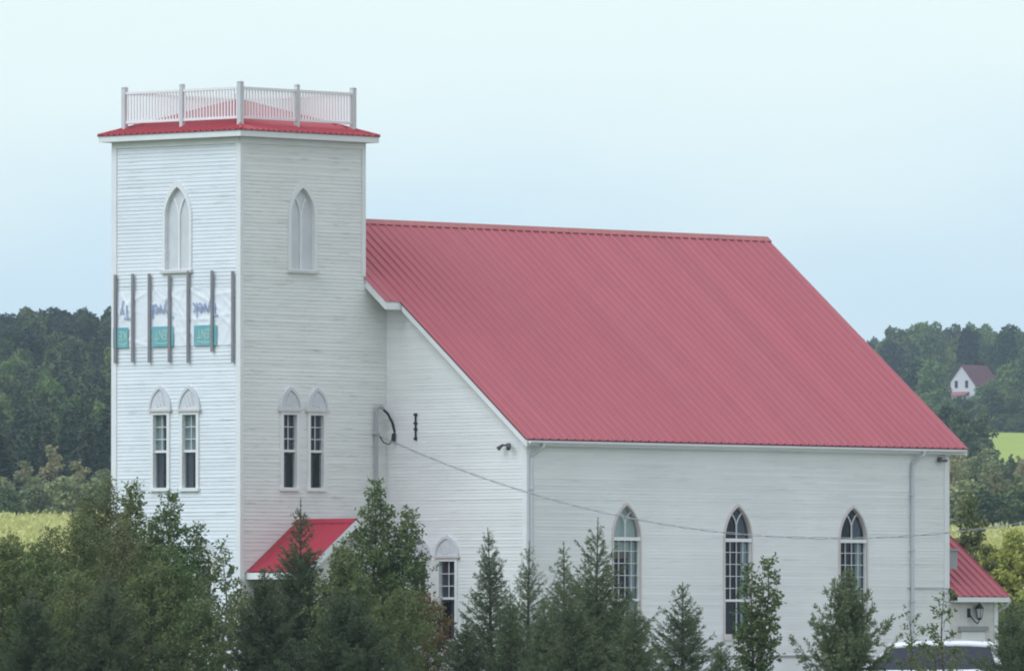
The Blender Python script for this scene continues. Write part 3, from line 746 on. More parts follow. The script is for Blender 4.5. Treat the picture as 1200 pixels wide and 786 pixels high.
# --- lean-to annex behind the nave -----------------------------------------------
annex = empty('annex'); annex.parent = CH
AX1, AY0, AZE, ASL = 22.95, NY0 - .02, 3.05, 0.78
AYR = AY0 + 2.3
ac = 1 / math.sqrt(1 + ASL * ASL); as_ = ASL * ac
rb = MB(); aye = AY0 - .30
AZR = AZE + ASL * (AYR - aye)
ribbed(rb, (NX1 + .05, aye, AZE), (1, 0, 0), AX1 + .22 - NX1 - .05, (0, ac, as_), lambda x: (AYR - aye) / ac, (0, -as_, ac))
ribbed(rb, (NX1 + .05, 2 * AYR - aye, AZE), (1, 0, 0), AX1 + .22 - NX1 - .05, (0, -ac, as_), lambda x: (AYR - aye) / ac, (0, as_, ac))
rb.build('annex_roof', M['roof'], annex, recalc=False)
mb = MB(); mb.box((NX1 + .07, aye + .01, AZE - .14), (AX1 + .2, aye + .04, AZE - .015)); mb.box((NX1 + .07, aye + .042, AZE - .138), (AX1 + .2, AY0 - .002, AZE - .11))
vb = 0.14
mb.hexa([(AX1 + .17, aye + .045, AZE - vb), (AX1 + .21, aye + .045, AZE - vb), (AX1 + .21, AYR, AZR - vb), (AX1 + .17, AYR, AZR - vb),
         (AX1 + .17, aye + .045, AZE + .02), (AX1 + .21, aye + .045, AZE + .02), (AX1 + .21, AYR, AZR - .02), (AX1 + .17, AYR, AZR - .02)])
mb.build('annex_trim', M['trim'], annex)
AS, AB = Face('R', AY0), Face('B', AX1)
HOLES[AS] = []; HOLES[AB] = []
mb = MB(); siding(mb, AS, 0.1, AZE - .10, lambda z: (NX1 + .03, AX1), lip=.008); siding(mb, AB, 0.1, AZR - .1, lambda z: (AY0 + max(0, (z - AZE) / ASL), 2 * AYR - AY0 - max(0, (z - AZE) / ASL)) if z < AZR - .12 else None, lip=.008)
mb.build('annex_wall', M['old_trim'], annex, recalc=False)
mb = MB(); fbox(mb, AS, AX1 - .10, AX1 + .035, 0.1, AZE - .14, -.01, .035); fbox(mb, AB, AY0 - .033, AY0 + .1, 0.1, AZE - .16, -.01, .033); mb.build('corner_board', M['trim'], annex)
mb = MB(); fbox(mb, AS, 21.55, 22.45, 0.12, 2.16, 0.0, .05); mb.build('annex_door', M['trim'], annex)
mb = MB(); fbox(mb, AS, 21.45, 22.55, 2.17, 2.29, 0.0, .10); mb.build('door_hood', M['vent'], annex)
mb = MB(); mb.tube([(AX1 + .25, aye + .02, AZE - .06), (AX1 + .2, aye + .1, AZE - .22), (AX1 + .06, AY0 + .03, AZE - .42), (AX1 + .06, AY0 + .03, 0.2)], .045, 8)
mb.build('downspout', M['spout'], annex)
# carriage lamp beside the annex door
lx, lz, ly = 22.10, 2.62, AY0 - .16
mb = MB(); mb.box((lx - .30, AY0 - .05, lz - .10), (lx - .22, AY0 - .002, lz + .13)); mb.tube([(lx - .26, AY0 - .05, lz - .02), (lx - .2, ly, lz - .20), (lx - .06, ly, lz - .26), (lx, ly, lz - .17)], .016, 6)
mb.lathe((lx, ly, lz), [(0.0, -.18), (.05, -.16), (.07, -.13), (.07, -.11)], 10)
mb.lathe((lx, ly, lz), [(.115, .12), (.12, .14), (.06, .22), (.02, .26), (.015, .30), (0, .32)], 10)
for k in range(6):
    a = k * math.pi / 3; mb.tube([(lx + .068 * math.cos(a), ly + .068 * math.sin(a), lz - .12), (lx + .108 * math.cos(a), ly + .108 * math.sin(a), lz + .125)], .008, 4)
lamp = mb.build('wall_lantern', M['iron'], annex)
mb = MB(); mb.lathe((lx, ly, lz), [(0, -.11), (.058, -.108), (.096, .115), (0, .118)], 12); mb.build('lamp_glass', M['lens'], annex)
# vent box at the nave's rear corner
mb = MB(); mb.box((NX1 + .10, NY0 + .02, 3.75), (NX1 + .42, NY0 + .40, 4.22)); mb.box((NX1 + .06, NY0 - .02, 4.222), (NX1 + .46, NY0 + .44, 4.27)); mb.build('vent_box', M['vent'], CH)
mb = MB(); mb.tube([(19.45, NY0 - .03, 3.25), (NX1 + .02, NY0 - .05, 3.25)], .012, 5); mb.build('conduit', M['vent'], CH)
# flood lights
def flood(p, F):
    mb = MB(); x, y, z = p
    if F is NG:
        mb.box((x - .05, y - .05, z - .05), (x - .002, y + .05, z + .05))
        for sg in (-1, 1): mb.tube([(x - .05, y, z), (x - .11, y + sg * .12, z - .0), (x - .22, y + sg * .17, z - .09)], [.02, .035, .06], 8)
    else:
        mb.box((x - .07, y - .05, z - .05), (x + .07, y - .002, z + .05)); mb.box((x - .13, y - .17, z - .07), (x + .13, y - .052, z + .0))
    mb.build('floodlight', M['lampgrey'], CH)
flood((NX0 - .01, -4.15, 6.69), NG); flood((20.72, NY0 - .01, 6.55), NS)
# iron wall anchor on the gable
mb = MB(); fbox(mb, NG, -1.035, -1.0, 6.85, 7.52, .0, .05)
for z in (6.87, 7.1, 7.25, 7.46): fbox(mb, NG, -1.06, -.975, z, z + .05, .0, .065)
mb.build('wall_anchor', M['iron'], CH)
# service mast with its weatherhead and black loop
mx_, my = 4.73, -.09
mb = MB(); mb.tube([(mx_, my, 1.2), (mx_, my, 7.60)], .042, 8)
mb.tube([(mx_, my, 7.58), (mx_ + .02, my - .03, 7.68), (mx_ + .1, my - .06, 7.70), (mx_ + .17, my - .08, 7.64)], [.043, .05, .055, .045], 8)
for z in (7.0, 5.4, 3.6): mb.box((mx_ - .08, my - .05, z), (mx_ + .08, -.0, z + .04))
mast = mb.build('service_mast', M['galv'], CH)
mb = MB(); mb.tube([(mx_ + .16, my - .08, 7.62), (mx_ + .28, my - .12, 7.52), (mx_ + .40, my - .16, 7.30), (mx_ + .44, my - .2, 7.08), (mx_ + .40, my - .22, 6.92), (mx_ + .33, my - .22, 6.84)], .032, 7)
mb.tube([(mx_ + .42, my - .2, 7.02), (mx_ + .36, my - .22, 6.84)], .055, 7)
mb.tube([(mx_ + .36, my - .22, 6.86), (mx_ + .24, my - .2, 6.76), (mx_ + .12, my - .14, 6.80), (mx_ + .03, my - .06, 6.98)], .016, 5)
mb.build('mast_cable', M['black'], mast)

# ------------------------------------------------------------------ overhead service cable (twisted)
def ch2w(p):
    c, s = math.cos(R(47.2)), math.sin(R(47.2))
    return Vector((-6.633 + c * p[0] - s * p[1], 254.0 + s * p[0] + c * p[1], p[2]))
A = ch2w((mx_ + .02, my - .05, 6.98)); B = Vector((14.06, 235.0, 5.09))
N = 260; sag = 1.62
base = []
for i in range(N + 1):
    t = i / N; p = A.lerp(B, t); p.z -= 4 * sag * t * (1 - t); base.append(p)
mb = MB()
for ph in (0, math.pi):
    pts = []
    for i, p in enumerate(base):
        a = i * 0.42 + ph; r_ = 0.018 * min(1, i / 6)
        pts.append(p + Vector((0, r_ * math.sin(a), r_ * math.cos(a))))
    mb.tube(pts, 0.0085, 5)
cbl = mb.build('overhead_cable', M['cable'])
tag(cbl, 'thin grey twisted power cable sagging from the tower mast across the side wall', 'cable')

# ------------------------------------------------------------------ house wrap nailed under battens on the tower's left face
ww = 110; hh_ = 44
s0, s1, z0, z1 = 0.23, 4.34, 9.12, 10.58
rg = np.random.default_rng(7)
def wrap_top(s): return 10.56 - 0.05 * math.sin(s * 2.1) - (0.03 if s > 1 else 0) 
vv = []
creases = [(rg.uniform(s0, s1), rg.uniform(z0, z1), rg.uniform(-1.2, 1.2), rg.uniform(.02, .045), rg.uniform(.010, .024), rg.uniform(.25, .7)) for _ in range(46)]
for i in range(ww + 1):
    for j in range(hh_ + 1):
        a = s0 + (s1 - s0) * i / ww; b = z0 + (wrap_top(a) - z0) * j / hh_
        o_ = 0.030
        for (ca, cb_, an, wd, am, ln) in creases:
            da, dz = a - ca, b - cb_
            u_ = da * math.cos(an) + dz * math.sin(an); w_ = -da * math.sin(an) + dz * math.cos(an)
            o_ += am * math.exp(-(w_ / wd) ** 2 - (u_ / ln) ** 2)
        vv.append((0.022 + 0.032 * (1 - math.exp(-(o_ - .03) / .03)), a, b))
CHM = Matrix.Translation((-6.633, 254.0, 0)) @ Matrix.Rotation(R(47.2), 4, 'Z')
mb = MB()
mb.add([(-o_, a, b) for o_, a, b in vv], [(i * (hh_ + 1) + j, (i + 1) * (hh_ + 1) + j, (i + 1) * (hh_ + 1) + j + 1, i * (hh_ + 1) + j + 1) for i in range(ww) for j in range(hh_)])
WR = mb.build('house_wrap', M['wrap'], None, smooth=True, recalc=False)
WR.matrix_world = CHM
tag(WR, 'white printed house wrap held by grey vertical battens high on the tower\'s left face', 'house wrap')
for s_, za, zb in ((4.235, 8.75, 10.93), (3.632, 8.75, 10.94), (3.054, 8.74, 10.93), (2.361, 8.73, 10.87), (1.714, 8.71, 10.96), (.893, 8.97, 10.95), (.185, 8.69, 10.92)):
    mb = MB(); fbox(mb, TL, s_ - .042, s_ + .042, za, zb, .064, .092); mb.build('batten', M['batten'], WR)
def lettering(txt, size, m_, name, sc, zc, width, o, shear=0.0):
    """text turned upside down, centred at (sc, zc) on the tower's left face"""
    cu = bpy.data.curves.new('lettering', 'FONT'); cu.body = txt; cu.size = size; cu.align_x = 'CENTER'; cu.align_y = 'CENTER'; cu.extrude = 0.002; cu.shear = shear
    cu.offset = 0.005
    to = bpy.data.objects.new('lettering', cu); col.objects.link(to)
    bpy.context.view_layer.update()
    me = bpy.data.meshes.new_from_object(to.evaluated_get(bpy.context.evaluated_depsgraph_get()))
    bpy.data.objects.remove(to, do_unlink=True)
    xs_ = [v.co.x for v in me.vertices]; k = width / max(1e-6, max(xs_) - min(xs_)); xm = (max(xs_) + min(xs_)) / 2
    zs_ = [v.co.y for v in me.vertices]; zm = (max(zs_) + min(zs_)) / 2
    for v in me.vertices:
        x, y, z = v.co; v.co = (-o - z, sc + (x - xm) * k, zc - (y - zm))   # viewer's right is -s: turned by 180 degrees text runs along +s
    me.materials.append(m_)
    return link(name, me, WR)
for sc, full in ((1.15, 'Tyvek'), (2.68, 'Tyvek'), (4.02, 'Ty')):
    if full == 'Tyvek': lettering(full, .50, M['ink'], 'blue_lettering', sc, 10.06, .86, .060)
    else: lettering(full, .50, M['ink'], 'blue_lettering', 3.93, 10.05, .34, .060)
for a, b in ((.75, 1.535), (2.24, 2.98), (3.81, 4.335)):
    mb = MB(); fbox(mb, TL, a, b, 9.12, 9.62, .0545, .0560); mb.build('teal_print', M['teal'], WR)
    if b < 4: 
        lettering('KENT', .34, M['cream_ink'], 'cream_lettering', (a + b) / 2, 9.41, .56, .060)
        w_ = .28
    else: 
        lettering('KE', .34, M['cream_ink'], 'cream_lettering', 3.99, 9.41, .27, .060); w_ = .13
    mb = MB(); cc = (a + b) / 2 if b < 4 else 3.99
    bar(mb, TL, [(cc - w_, 9.25), (cc - w_ * .4, 9.205), (cc + w_ * .3, 9.20), (cc + w_, 9.235)], .014, .0558, .0585); mb.build('cream_swoosh', M['cream_ink'], WR)

# ------------------------------------------------------------------ van parked by the side wall
van = empty('parked_van', (9.45, 258.0, 0.0), 0.0)     # built facing -X (left in the photo)
tag(van, 'white van with dark blue tinted windows parked by the church side wall', 'van')
def loft(secs):
    mb = MB(); n = len(secs[0])
    mb.add([p for s_ in secs for p in s_], [(i * n + k, i * n + (k + 1) % n, (i + 1) * n + (k + 1) % n, (i + 1) * n + k) for i in range(len(secs) - 1) for k in range(n)] +
           [tuple(range(n)), tuple(range((len(secs) - 1) * n, len(secs) * n))])
    return mb
def ring(x, hw, zb, zt, rt):
    """rounded cross section at station x"""
    return [(x, -hw + .05, zb), (x, -hw, zb + .12), (x, -hw, zt - rt), (x, -hw + rt * .35, zt - rt * .3), (x, -hw + rt, zt),
            (x, hw - rt, zt), (x, hw - rt * .35, zt - rt * .3), (x, hw, zt - rt), (x, hw, zb + .12), (x, hw - .05, zb)]
loft([ring(-2.05, .70, .38, .70, .12), ring(-1.95, .84, .25, .92, .14), ring(-1.3, .93, .22, 1.08, .12), ring(-.75, .95, .22, 1.20, .08), ring(2.2, .95, .22, 1.22, .06),
      ring(2.62, .92, .25, 1.20, .08), ring(2.72, .86, .36, 1.02, .1)]).build('body', M['carpaint'], van, smooth=False)
loft([[(x, -w, z) , (x, -w + .02, z + .0001), (x, w - .02, z + .0001), (x, w, z)] + [(x2, w2, zt), (x2, w2 - .12, zt + .05), (x2, -w2 + .12, zt + .05), (x2, -w2, zt)]
      for x, w, z, x2, w2, zt in ((-.85, .90, 1.16, -.05, .76, 1.74), (.4, .92, 1.19, .4, .78, 1.80), (1.8, .92, 1.19, 1.8, .78, 1.80), (2.62, .90, 1.16, 2.42, .74, 1.75))]).build('cabin', M['carglass'], van)
# roof skin, pillars and rails in white
loft([[(x, -w, z), (x, -w - .015, z + .06), (x, -w + .10, z + .125), (x, 0, z + .15), (x, w - .10, z + .125), (x, w + .015, z + .06), (x, w, z)] for x, w, z in
      ((-.12, .70, 1.70), (0.02, .78, 1.725), (.6, .80, 1.775), (1.8, .80, 1.775), (2.38, .78, 1.74), (2.52, .72, 1.71))]).build('roof', M['carpaint'], van, smooth=True)
for sg in (-1, 1):
    for xa, xb, hw in ((-.90, -.05, .055), (2.62, 2.42, .07)):
        ya, yb = sg * .925, sg * .795
        mb = MB(); mb.hexa([(xa - hw, ya, 1.15), (xa + hw, ya, 1.15), (xa + hw, ya - sg * .04, 1.15), (xa - hw, ya - sg * .04, 1.15), (xb - hw, yb, 1.76), (xb + hw, yb, 1.76), (xb + hw, yb - sg * .04, 1.76), (xb - hw, yb - sg * .04, 1.76)])
        mb.build('pillar', M['carpaint'], van)
    mb = MB(); mb.tube([(.2, sg * .66, 1.885), (.28, sg * .66, 1.935), (2.1, sg * .66, 1.935), (2.2, sg * .66, 1.885)], .018, 6); mb.build('roof_rail', M['alloy'], van)
    mb = MB(); mb.box((-2.02, sg * .72 - .13, .68), (-1.90, sg * .72 + .10, .84)); mb.build('headlight', M['headlamp'], van, bevel=.02)
    mb = MB(); mb.box((2.60, sg * .82 - .08, .85), (2.70, sg * .82 + .08, 1.18)); mb.build('tail_light', M['tail'], van, bevel=.02)
    mb = MB(); mb.box((-.62, sg * 1.02 - .10, 1.20), (-.50, sg * 1.02 + .10, 1.34)); mb.build('wing_mirror', M['carpaint'], van, bevel=.03)
    for x in (-1.25, 1.75):
        mb = MB(); c_ = []
        for q in range(24): c_.append((math.cos(q * math.pi / 12), math.sin(q * math.pi / 12)))
        y0, y1 = sg * .74, sg * .955
        prof = [(y0, .20), (y0, .32), (y0 + sg * .03, .34), (y1 - sg * .03, .34), (y1, .32), (y1, .21)]
        mb.add([(x + r_ * a, y, .34 + r_ * b) for y, r_ in prof for a, b in c_], [(i * 24 + k, i * 24 + (k + 1) % 24, (i + 1) * 24 + (k + 1) % 24, (i + 1) * 24 + k) for i in range(5) for k in range(24)])
        wh = empty('wheel'); wh.parent = van
        mb.build('tyre', M['tyre'], wh, smooth=True)
        mb = MB(); yy = y1 - sg * .02
        mb.add([(x + .21 * a, yy, .34 + .21 * b) for a, b in c_] + [(x, yy + sg * .015, .34)], [(k, (k + 1) % 24, 24) for k in range(24)]); mb.build('rim', M['alloy'], wh)

# ------------------------------------------------------------------ trees
def orient(rg, n, up=0.0):
    d = rg.normal(size=(n, 3)); d[:, 2] += up
    return d / np.linalg.norm(d, axis=1, keepdims=True)
def leaves(C, D, L, Wd, rg):
    """diamond leaves at C pointing along D"""
    n = len(C)
    r_ = rg.normal(size=(n, 3)); S = np.cross(D, r_); S /= np.maximum(np.linalg.norm(S, axis=1, keepdims=True), 1e-6)
    L = np.asarray(L).reshape(-1, 1); Wd = np.asarray(Wd).reshape(-1, 1)
    a = C; b = C + D * L * .5 + S * Wd * .5; c = C + D * L; d = C + D * L * .5 - S * Wd * .5
    V = np.stack([a, b, c, d], 1).reshape(-1, 3)
    return V, np.arange(4 * n).reshape(-1, 4)

# --- far trees: meshes shared by many copies
def far_crown(kind, seed):
    rg = np.random.default_rng(seed)
    C = []
    if kind == 'spruce':                               # 10 m tall cone in tiers
        n = 1500; h = 1 - np.sqrt(rg.uniform(0, 1, n)); z = 0.8 + h * 9.2
        tier = 0.75 + 0.35 * np.abs(((z * 1.1) % 1.0) - .5) * 2
        rr = (1 - h) * 2.1 * tier * np.sqrt(rg.uniform(.25, 1, n)) + .05; a = rg.uniform(0, 2 * np.pi, n)
        C = np.stack([rr * np.cos(a), rr * np.sin(a), z], 1)
        D = np.stack([np.cos(a), np.sin(a), rg.uniform(-.7, .3, n)], 1) + .35 * rg.normal(size=(n, 3))
        D /= np.linalg.norm(D, axis=1, keepdims=True)
        V, Q = leaves(C, D, rg.uniform(.35, .7, n), rg.uniform(.2, .38, n), rg)
        return V, Q
    lob = 9 if kind == 'round' else 7
    H = 9.5 if kind != 'shrub' else 4.2
    wid = {'round': 2.4, 'tall': 1.6, 'shrub': 1.7}[kind]
    z0 = {'round': .30, 'tall': .25, 'shrub': .18}[kind]
    for k in range(lob):
        t = (k + .5) / lob; z = H * (z0 + (.93 - z0) * t)
        prof = math.sin(math.pi * min(1, .22 + t * .72)) ** .8
        a = k * 2.4 + rg.uniform(-.5, .5); off = wid * prof * rg.uniform(.25, .62)
        r_ = wid * rg.uniform(.42, .66) * (0.55 + .45 * prof)
        m = int(230 * (r_ / 1.2) ** 2 / (1 if kind != 'shrub' else .7))
        u = orient(rg, m, .25); rad = r_ * (1 - .45 * rg.uniform(0, 1, m) ** 2) * (1 + .18 * np.sin(u[:, 0] * 5 + k) * np.cos(u[:, 2] * 6))
        C.append(np.array([off * math.cos(a), off * math.sin(a), z]) + u * rad[:, None] * np.array([1, 1, .85]))
    C = np.concatenate(C); n = len(C)
    D = orient(rg, n, -.1)
    s = .8 if kind == 'shrub' else 1.0
    return leaves(C - D * .15, D, rg.uniform(.28, .6, n) * s, rg.uniform(.2, .42, n) * s, rg)
def trunk_mesh(h, r_, seed, m_):
    rg = random.Random(seed); mb = MB()
    pts = [(rg.uniform(-.1, .1) * h * .1 * i / 5, rg.uniform(-.1, .1) * h * .1 * i / 5, h * i / 5 - (.2 if i == 0 else 0)) for i in range(6)]
    mb.tube(pts, [r_ * (1.1 - .18 * i) for i in range(6)], 6)
    for k in range(6):
        z = h * (.35 + .1 * k); a = k * 2.3
        mb.tube([(0, 0, z), (math.cos(a) * h * .10, math.sin(a) * h * .10, z + h * .12)], [r_ * .4, r_ * .1], 4)
    o = mb.build('trunk', m_); me = o.data; bpy.data.objects.remove(o); return me
PROTO = {}
for kind in ('spruce', 'round', 'tall', 'shrub'):
    for k in range(3):
        V, Q = far_crown(kind, 100 + k * 7 + len(kind))
        PROTO[(kind, k)] = (V, Q)
TRUNKS = {'spruce': trunk_mesh(8.5, .13, 1, M['bark']), 'round': trunk_mesh(7.5, .16, 2, M['bark']), 'tall': trunk_mesh(8.0, .11, 3, M['birch_bark']), 'shrub': trunk_mesh(3.2, .05, 4, M['bark'])}
MESHES = {}
def far_tree(name, kind, k, mname, x, y, h, wscale, label, cat, group):
    hh = 10.0 if kind == 'spruce' else (4.2 if kind == 'shrub' else 9.5)
    key = (kind, k, mname)
    if key not in MESHES: MESHES[key] = arr_mesh('crown', *PROTO[(kind, k)], M[mname])
    z = float(terr(x, y)) - .1
    e_ = empty(name, (x, y, z), frng.uniform(0, 6.28)); s = h / hh
    e_.scale = (s * wscale, s * wscale, s)
    tag(e_, label, cat, group)
    link('trunk', TRUNKS[kind], e_); link('crown', MESHES[key], e_)
    return e_
frng = random.Random(11)
def px2x(px, D): return (px - 600.0) * D / FPX

# left hillside wood
KN = {'spruce': 'spiky spruce', 'round': 'round leafy tree', 'tall': 'slim leafy tree'}
CN = {'far_dark': 'dark', 'far_green': 'mid green', 'far_light': 'pale green', 'far_tan': 'tan'}
D = 935.0
while D < 1720:
    px = -70 + frng.uniform(0, 25)
    while px < 195:
        dd = D + frng.uniform(-7, 7)
        row = 'skyline' if D > 1620 else ('upper slope' if D > 1380 else ('middle slope' if D > 1130 else 'lowest slope'))
        if D < 1060:
            kind = frng.choice(['spruce', 'spruce', 'round', 'tall']); mm = frng.choice(['far_dark', 'far_green', 'far_dark'])
        elif D > 1540: kind = 'round'; mm = frng.choice(['far_dark', 'far_dark', 'far_dark', 'far_green'])
        else:
            kind = frng.choice(['round', 'round', 'tall', 'spruce']); mm = frng.choice(['far_dark', 'far_green', 'far_green', 'far_green'])
            if kind != 'spruce' and frng.random() < .16: mm = 'far_light'
        if kind == 'spruce': mm = 'far_dark'
        h = {'spruce': frng.uniform(8.5, 11), 'round': frng.uniform(7.5, 10), 'tall': frng.uniform(7.5, 10)}[kind] * 1.0; h = h if D < 1540 else frng.uniform(8.3, 9.3)
        far_tree({'spruce': 'spruce_tree', 'round': 'broadleaf_tree', 'tall': 'aspen_tree'}[kind], kind, frng.randrange(3), mm, px2x(px, dd), dd, h,
                 frng.uniform(.9, 1.2), '%s %s on the %s of the wooded left hill' % (CN[mm], KN[kind], row), 'tree', 'trees of the wooded hill left of the tower')
        px += frng.uniform(34, 52) * 1200 / D
    D += 22 if D < 1500 else 17
# willow scrub along the field edge, left
for px, D_, h, mm in ((-45, 905, 4.5, 'far_scrub'), (-10, 915, 5.2, 'far_scrub'), (8, 900, 3.6, 'far_green'), (28, 925, 5.0, 'far_tan'), (45, 905, 4.6, 'far_scrub'), (62, 930, 6.2, 'far_tan'), (75, 902, 4.4, 'far_scrub'),
                      (92, 915, 5.0, 'far_tan'), (108, 903, 4.2, 'far_scrub'), (122, 920, 5.0, 'far_scrub'), (140, 905, 4.5, 'far_tan'), (165, 910, 5.0, 'far_scrub'), (190, 905, 4.5, 'far_scrub')):
    far_tree('willow_shrub', 'tall' if mm == 'far_tan' else 'shrub', frng.randrange(3), mm, px2x(px, D_), D_, h * (1.15 if mm == 'far_tan' else .9), frng.uniform(1.0, 1.3),
             '%s willow bush at the far edge of the yellow field left of the tower' % {'far_scrub': 'grey green', 'far_tan': 'tan', 'far_green': 'green'}[mm], 'bush', 'willow bushes along the yellow field')
# right: scrub wood, hedgerow, trees round the far house, hilltop wood
D = 930.0
while D < 1440:
    px = 1075 + frng.uniform(0, 20)
    while px < 1290:
        mm = frng.choice(['far_scrub', 'far_scrub', 'far_tan', 'far_green']); kind = frng.choice(['tall', 'round', 'shrub', 'tall'])
        h = frng.uniform(4.5, 7.0) * (.8 if kind == 'shrub' else 1)
        if px > 1155: h *= .62 if D > 1200 else .85
        far_tree('scrub_tree' if kind != 'shrub' else 'willow_shrub', kind, frng.randrange(3), mm, px2x(px, D), D, h, frng.uniform(.9, 1.3),
                 '%s %s in the scrub below the bright hayfield' % ({'far_scrub': 'grey green', 'far_tan': 'tan', 'far_green': 'mid green'}[mm], {'tall': 'slim tree', 'round': 'round tree', 'shrub': 'low bush'}[kind]),
                 'tree' if kind != 'shrub' else 'bush', 'scrub right of the church')
        px += frng.uniform(24, 38)
    D += 42
for k in range(30):
    px = 1100 + k * 6.4 + frng.uniform(-3, 3); D_ = frng.uniform(900, 960); mm = frng.choice(['far_scrub', 'far_tan', 'far_scrub', 'far_green'])
    far_tree('willow_shrub', 'shrub', frng.randrange(3), mm, px2x(px, D_), D_, frng.uniform(2.6, 4.6), frng.uniform(1.1, 1.5), '%s willow bush along the far edge of the yellow weeds behind the annex' % {'far_scrub': 'grey green', 'far_tan': 'tan', 'far_green': 'green'}[mm], 'bush', 'willow bushes behind the annex')
for px, D_, h in ((1128, 1380, 9.5), (1148, 1400, 9.0), (1112, 1420, 10.0)):
    far_tree('broadleaf_tree', 'round', frng.randrange(3), 'far_green', px2x(px, D_), D_, h, 1.15, 'round green tree standing before the bright hayfield beside the red roof end', 'tree', 'trees before the hayfield')
for px in range(1090, 1290, 6):
    D_ = 1912 + frng.uniform(-3, 6)
    far_tree('hedge_shrub', 'shrub', frng.randrange(3), 'far_green', px2x(px, D_), D_, frng.uniform(2.2, 3.6), 1.6, 'low green shrub of the hedge along the top of the bright hayfield', 'bush', 'hedge shrubs above the hayfield')
for px in range(1058, 1290, 13):
    D_ = 1925 + frng.uniform(-10, 30)
    mm = frng.choice(['far_green', 'far_light', 'far_light', 'far_green'])
    far_tree('hedge_tree', frng.choice(['round', 'round', 'shrub']), frng.randrange(3), mm, px2x(px, D_), D_, frng.uniform(4.5, 7.0) if 1105 < px < 1160 else frng.uniform(6, 9), 1.35, '%s tree in the hedgerow above the bright hayfield' % CN[mm], 'tree', 'hedgerow above the hayfield')
for px, D_, h, mm in ((1078, 2060, 12.5, 'far_light'), (1093, 2050, 12, 'far_light'), (1105, 2070, 8.0, 'far_green'), (1068, 2055, 13, 'far_green'), (1150, 2060, 7, 'far_light'), (1162, 2050, 8, 'far_light'), (1176, 2080, 11, 'far_light'), (1192, 2070, 12.0, 'far_light'), (1210, 2060, 13, 'far_green'), (1230, 2060, 13, 'far_light'), (1141, 2050, 4.5, 'far_light')):
    far_tree('broadleaf_tree', 'round', frng.randrange(3), mm, px2x(px, D_), D_, h, 1.2, '%s rounded tree beside the far white house on the right hill' % CN[mm], 'tree', 'trees beside the far house')
D = 2290.0
while D < 2560:
    px = 985 + frng.uniform(0, 15)
    while px < 1290:
        kind = frng.choice(['round', 'round', 'tall']); mm = frng.choice(['far_dark', 'far_green', 'far_green', 'far_light'])
        hmul = 1.0 if px > 1040 else .85
        far_tree('maple_tree', kind, frng.randrange(3), mm, px2x(px, D), D, frng.uniform(11, 16.5) * hmul, frng.uniform(.8, 1.05), '%s %s in the hilltop wood behind the far white house' % (CN[mm], KN[kind]), 'tree', 'hilltop wood right of the church')
        px += frng.uniform(13, 26)
    D += 48

# the wood goes on behind the church as one mass
parts_V, parts_Q, off = [], [], 0
for D_ in np.arange(960, 1750, 60):
    px = -520.0
    while px < 1000:
        if -80 < px < 190: px = 195.0
        kind = frng.choice(['round', 'spruce']); V, Q = PROTO[(kind, frng.randrange(3))]
        V = V[:len(V) // 12 * 4]; Q = Q[:len(V) // 4]
        s = frng.uniform(.8, 1.05); a = frng.uniform(0, 6.28); x = px2x(px, D_)
        Rm = np.array([[math.cos(a), -math.sin(a), 0], [math.sin(a), math.cos(a), 0], [0, 0, 1]]) * s
        parts_V.append(V @ Rm.T + np.array([x, D_, float(terr(x, D_))])); parts_Q.append(Q + off); off += len(V)
        px += frng.uniform(45, 75) * 1200 / D_
for D_ in np.arange(2300, 2560, 50):
    px = 1295.0
    while px < 1750:
        V, Q = PROTO[('round', frng.randrange(3))]; V = V[:len(V) // 12 * 4]; Q = Q[:len(V) // 4]
        s = frng.uniform(1.2, 1.6); x = px2x(px, D_)
        parts_V.append(V * s + np.array([x, D_, float(terr(x, D_))])); parts_Q.append(Q + off); off += len(V)
        px += frng.uniform(16, 30)
fw = link('distant_wood', arr_mesh('distant_wood', np.concatenate(parts_V), np.concatenate(parts_Q), M['far_dark']))
tag(fw, 'dark distant wood going on behind the church', 'wood', kind='stuff')

# tall weeds standing in the two yellow fields, too many to count
M['weed'] = mat('goldenrod_heads', (0.60, 0.56, 0.24), .9, 1.0, .25, (0.42, 0.46, 0.19), transl=.2)
wg = np.random.default_rng(21)
def weeds(name, n, d0, d1, p0, p1, hmax, label):
    D_ = wg.uniform(d0, d1, n); X_ = px2x(wg.uniform(p0, p1, n), D_)
    Z_ = terr(X_, D_) + hmax * wg.uniform(.1, 1, n) ** 1.5 * (.5 + .5 * np.sin(X_ * .9 + D_ * .11) ** 2)
    Dv = orient(wg, n, .8); V, Q = leaves(np.stack([X_, D_, Z_], 1), Dv, wg.uniform(.25, .6, n), wg.uniform(.10, .28, n), wg)
    tag(link(name, arr_mesh(name, V, Q, M['weed'])), label, 'weeds', kind='stuff')
weeds('goldenrod_weeds', 16000, 440, 895, -60, 150, .9, 'yellow goldenrod weeds covering the field left of the tower')
weeds('goldenrod_weeds', 14000, 440, 890, 1100, 1290, 1.0, 'yellow goldenrod weeds behind the annex')

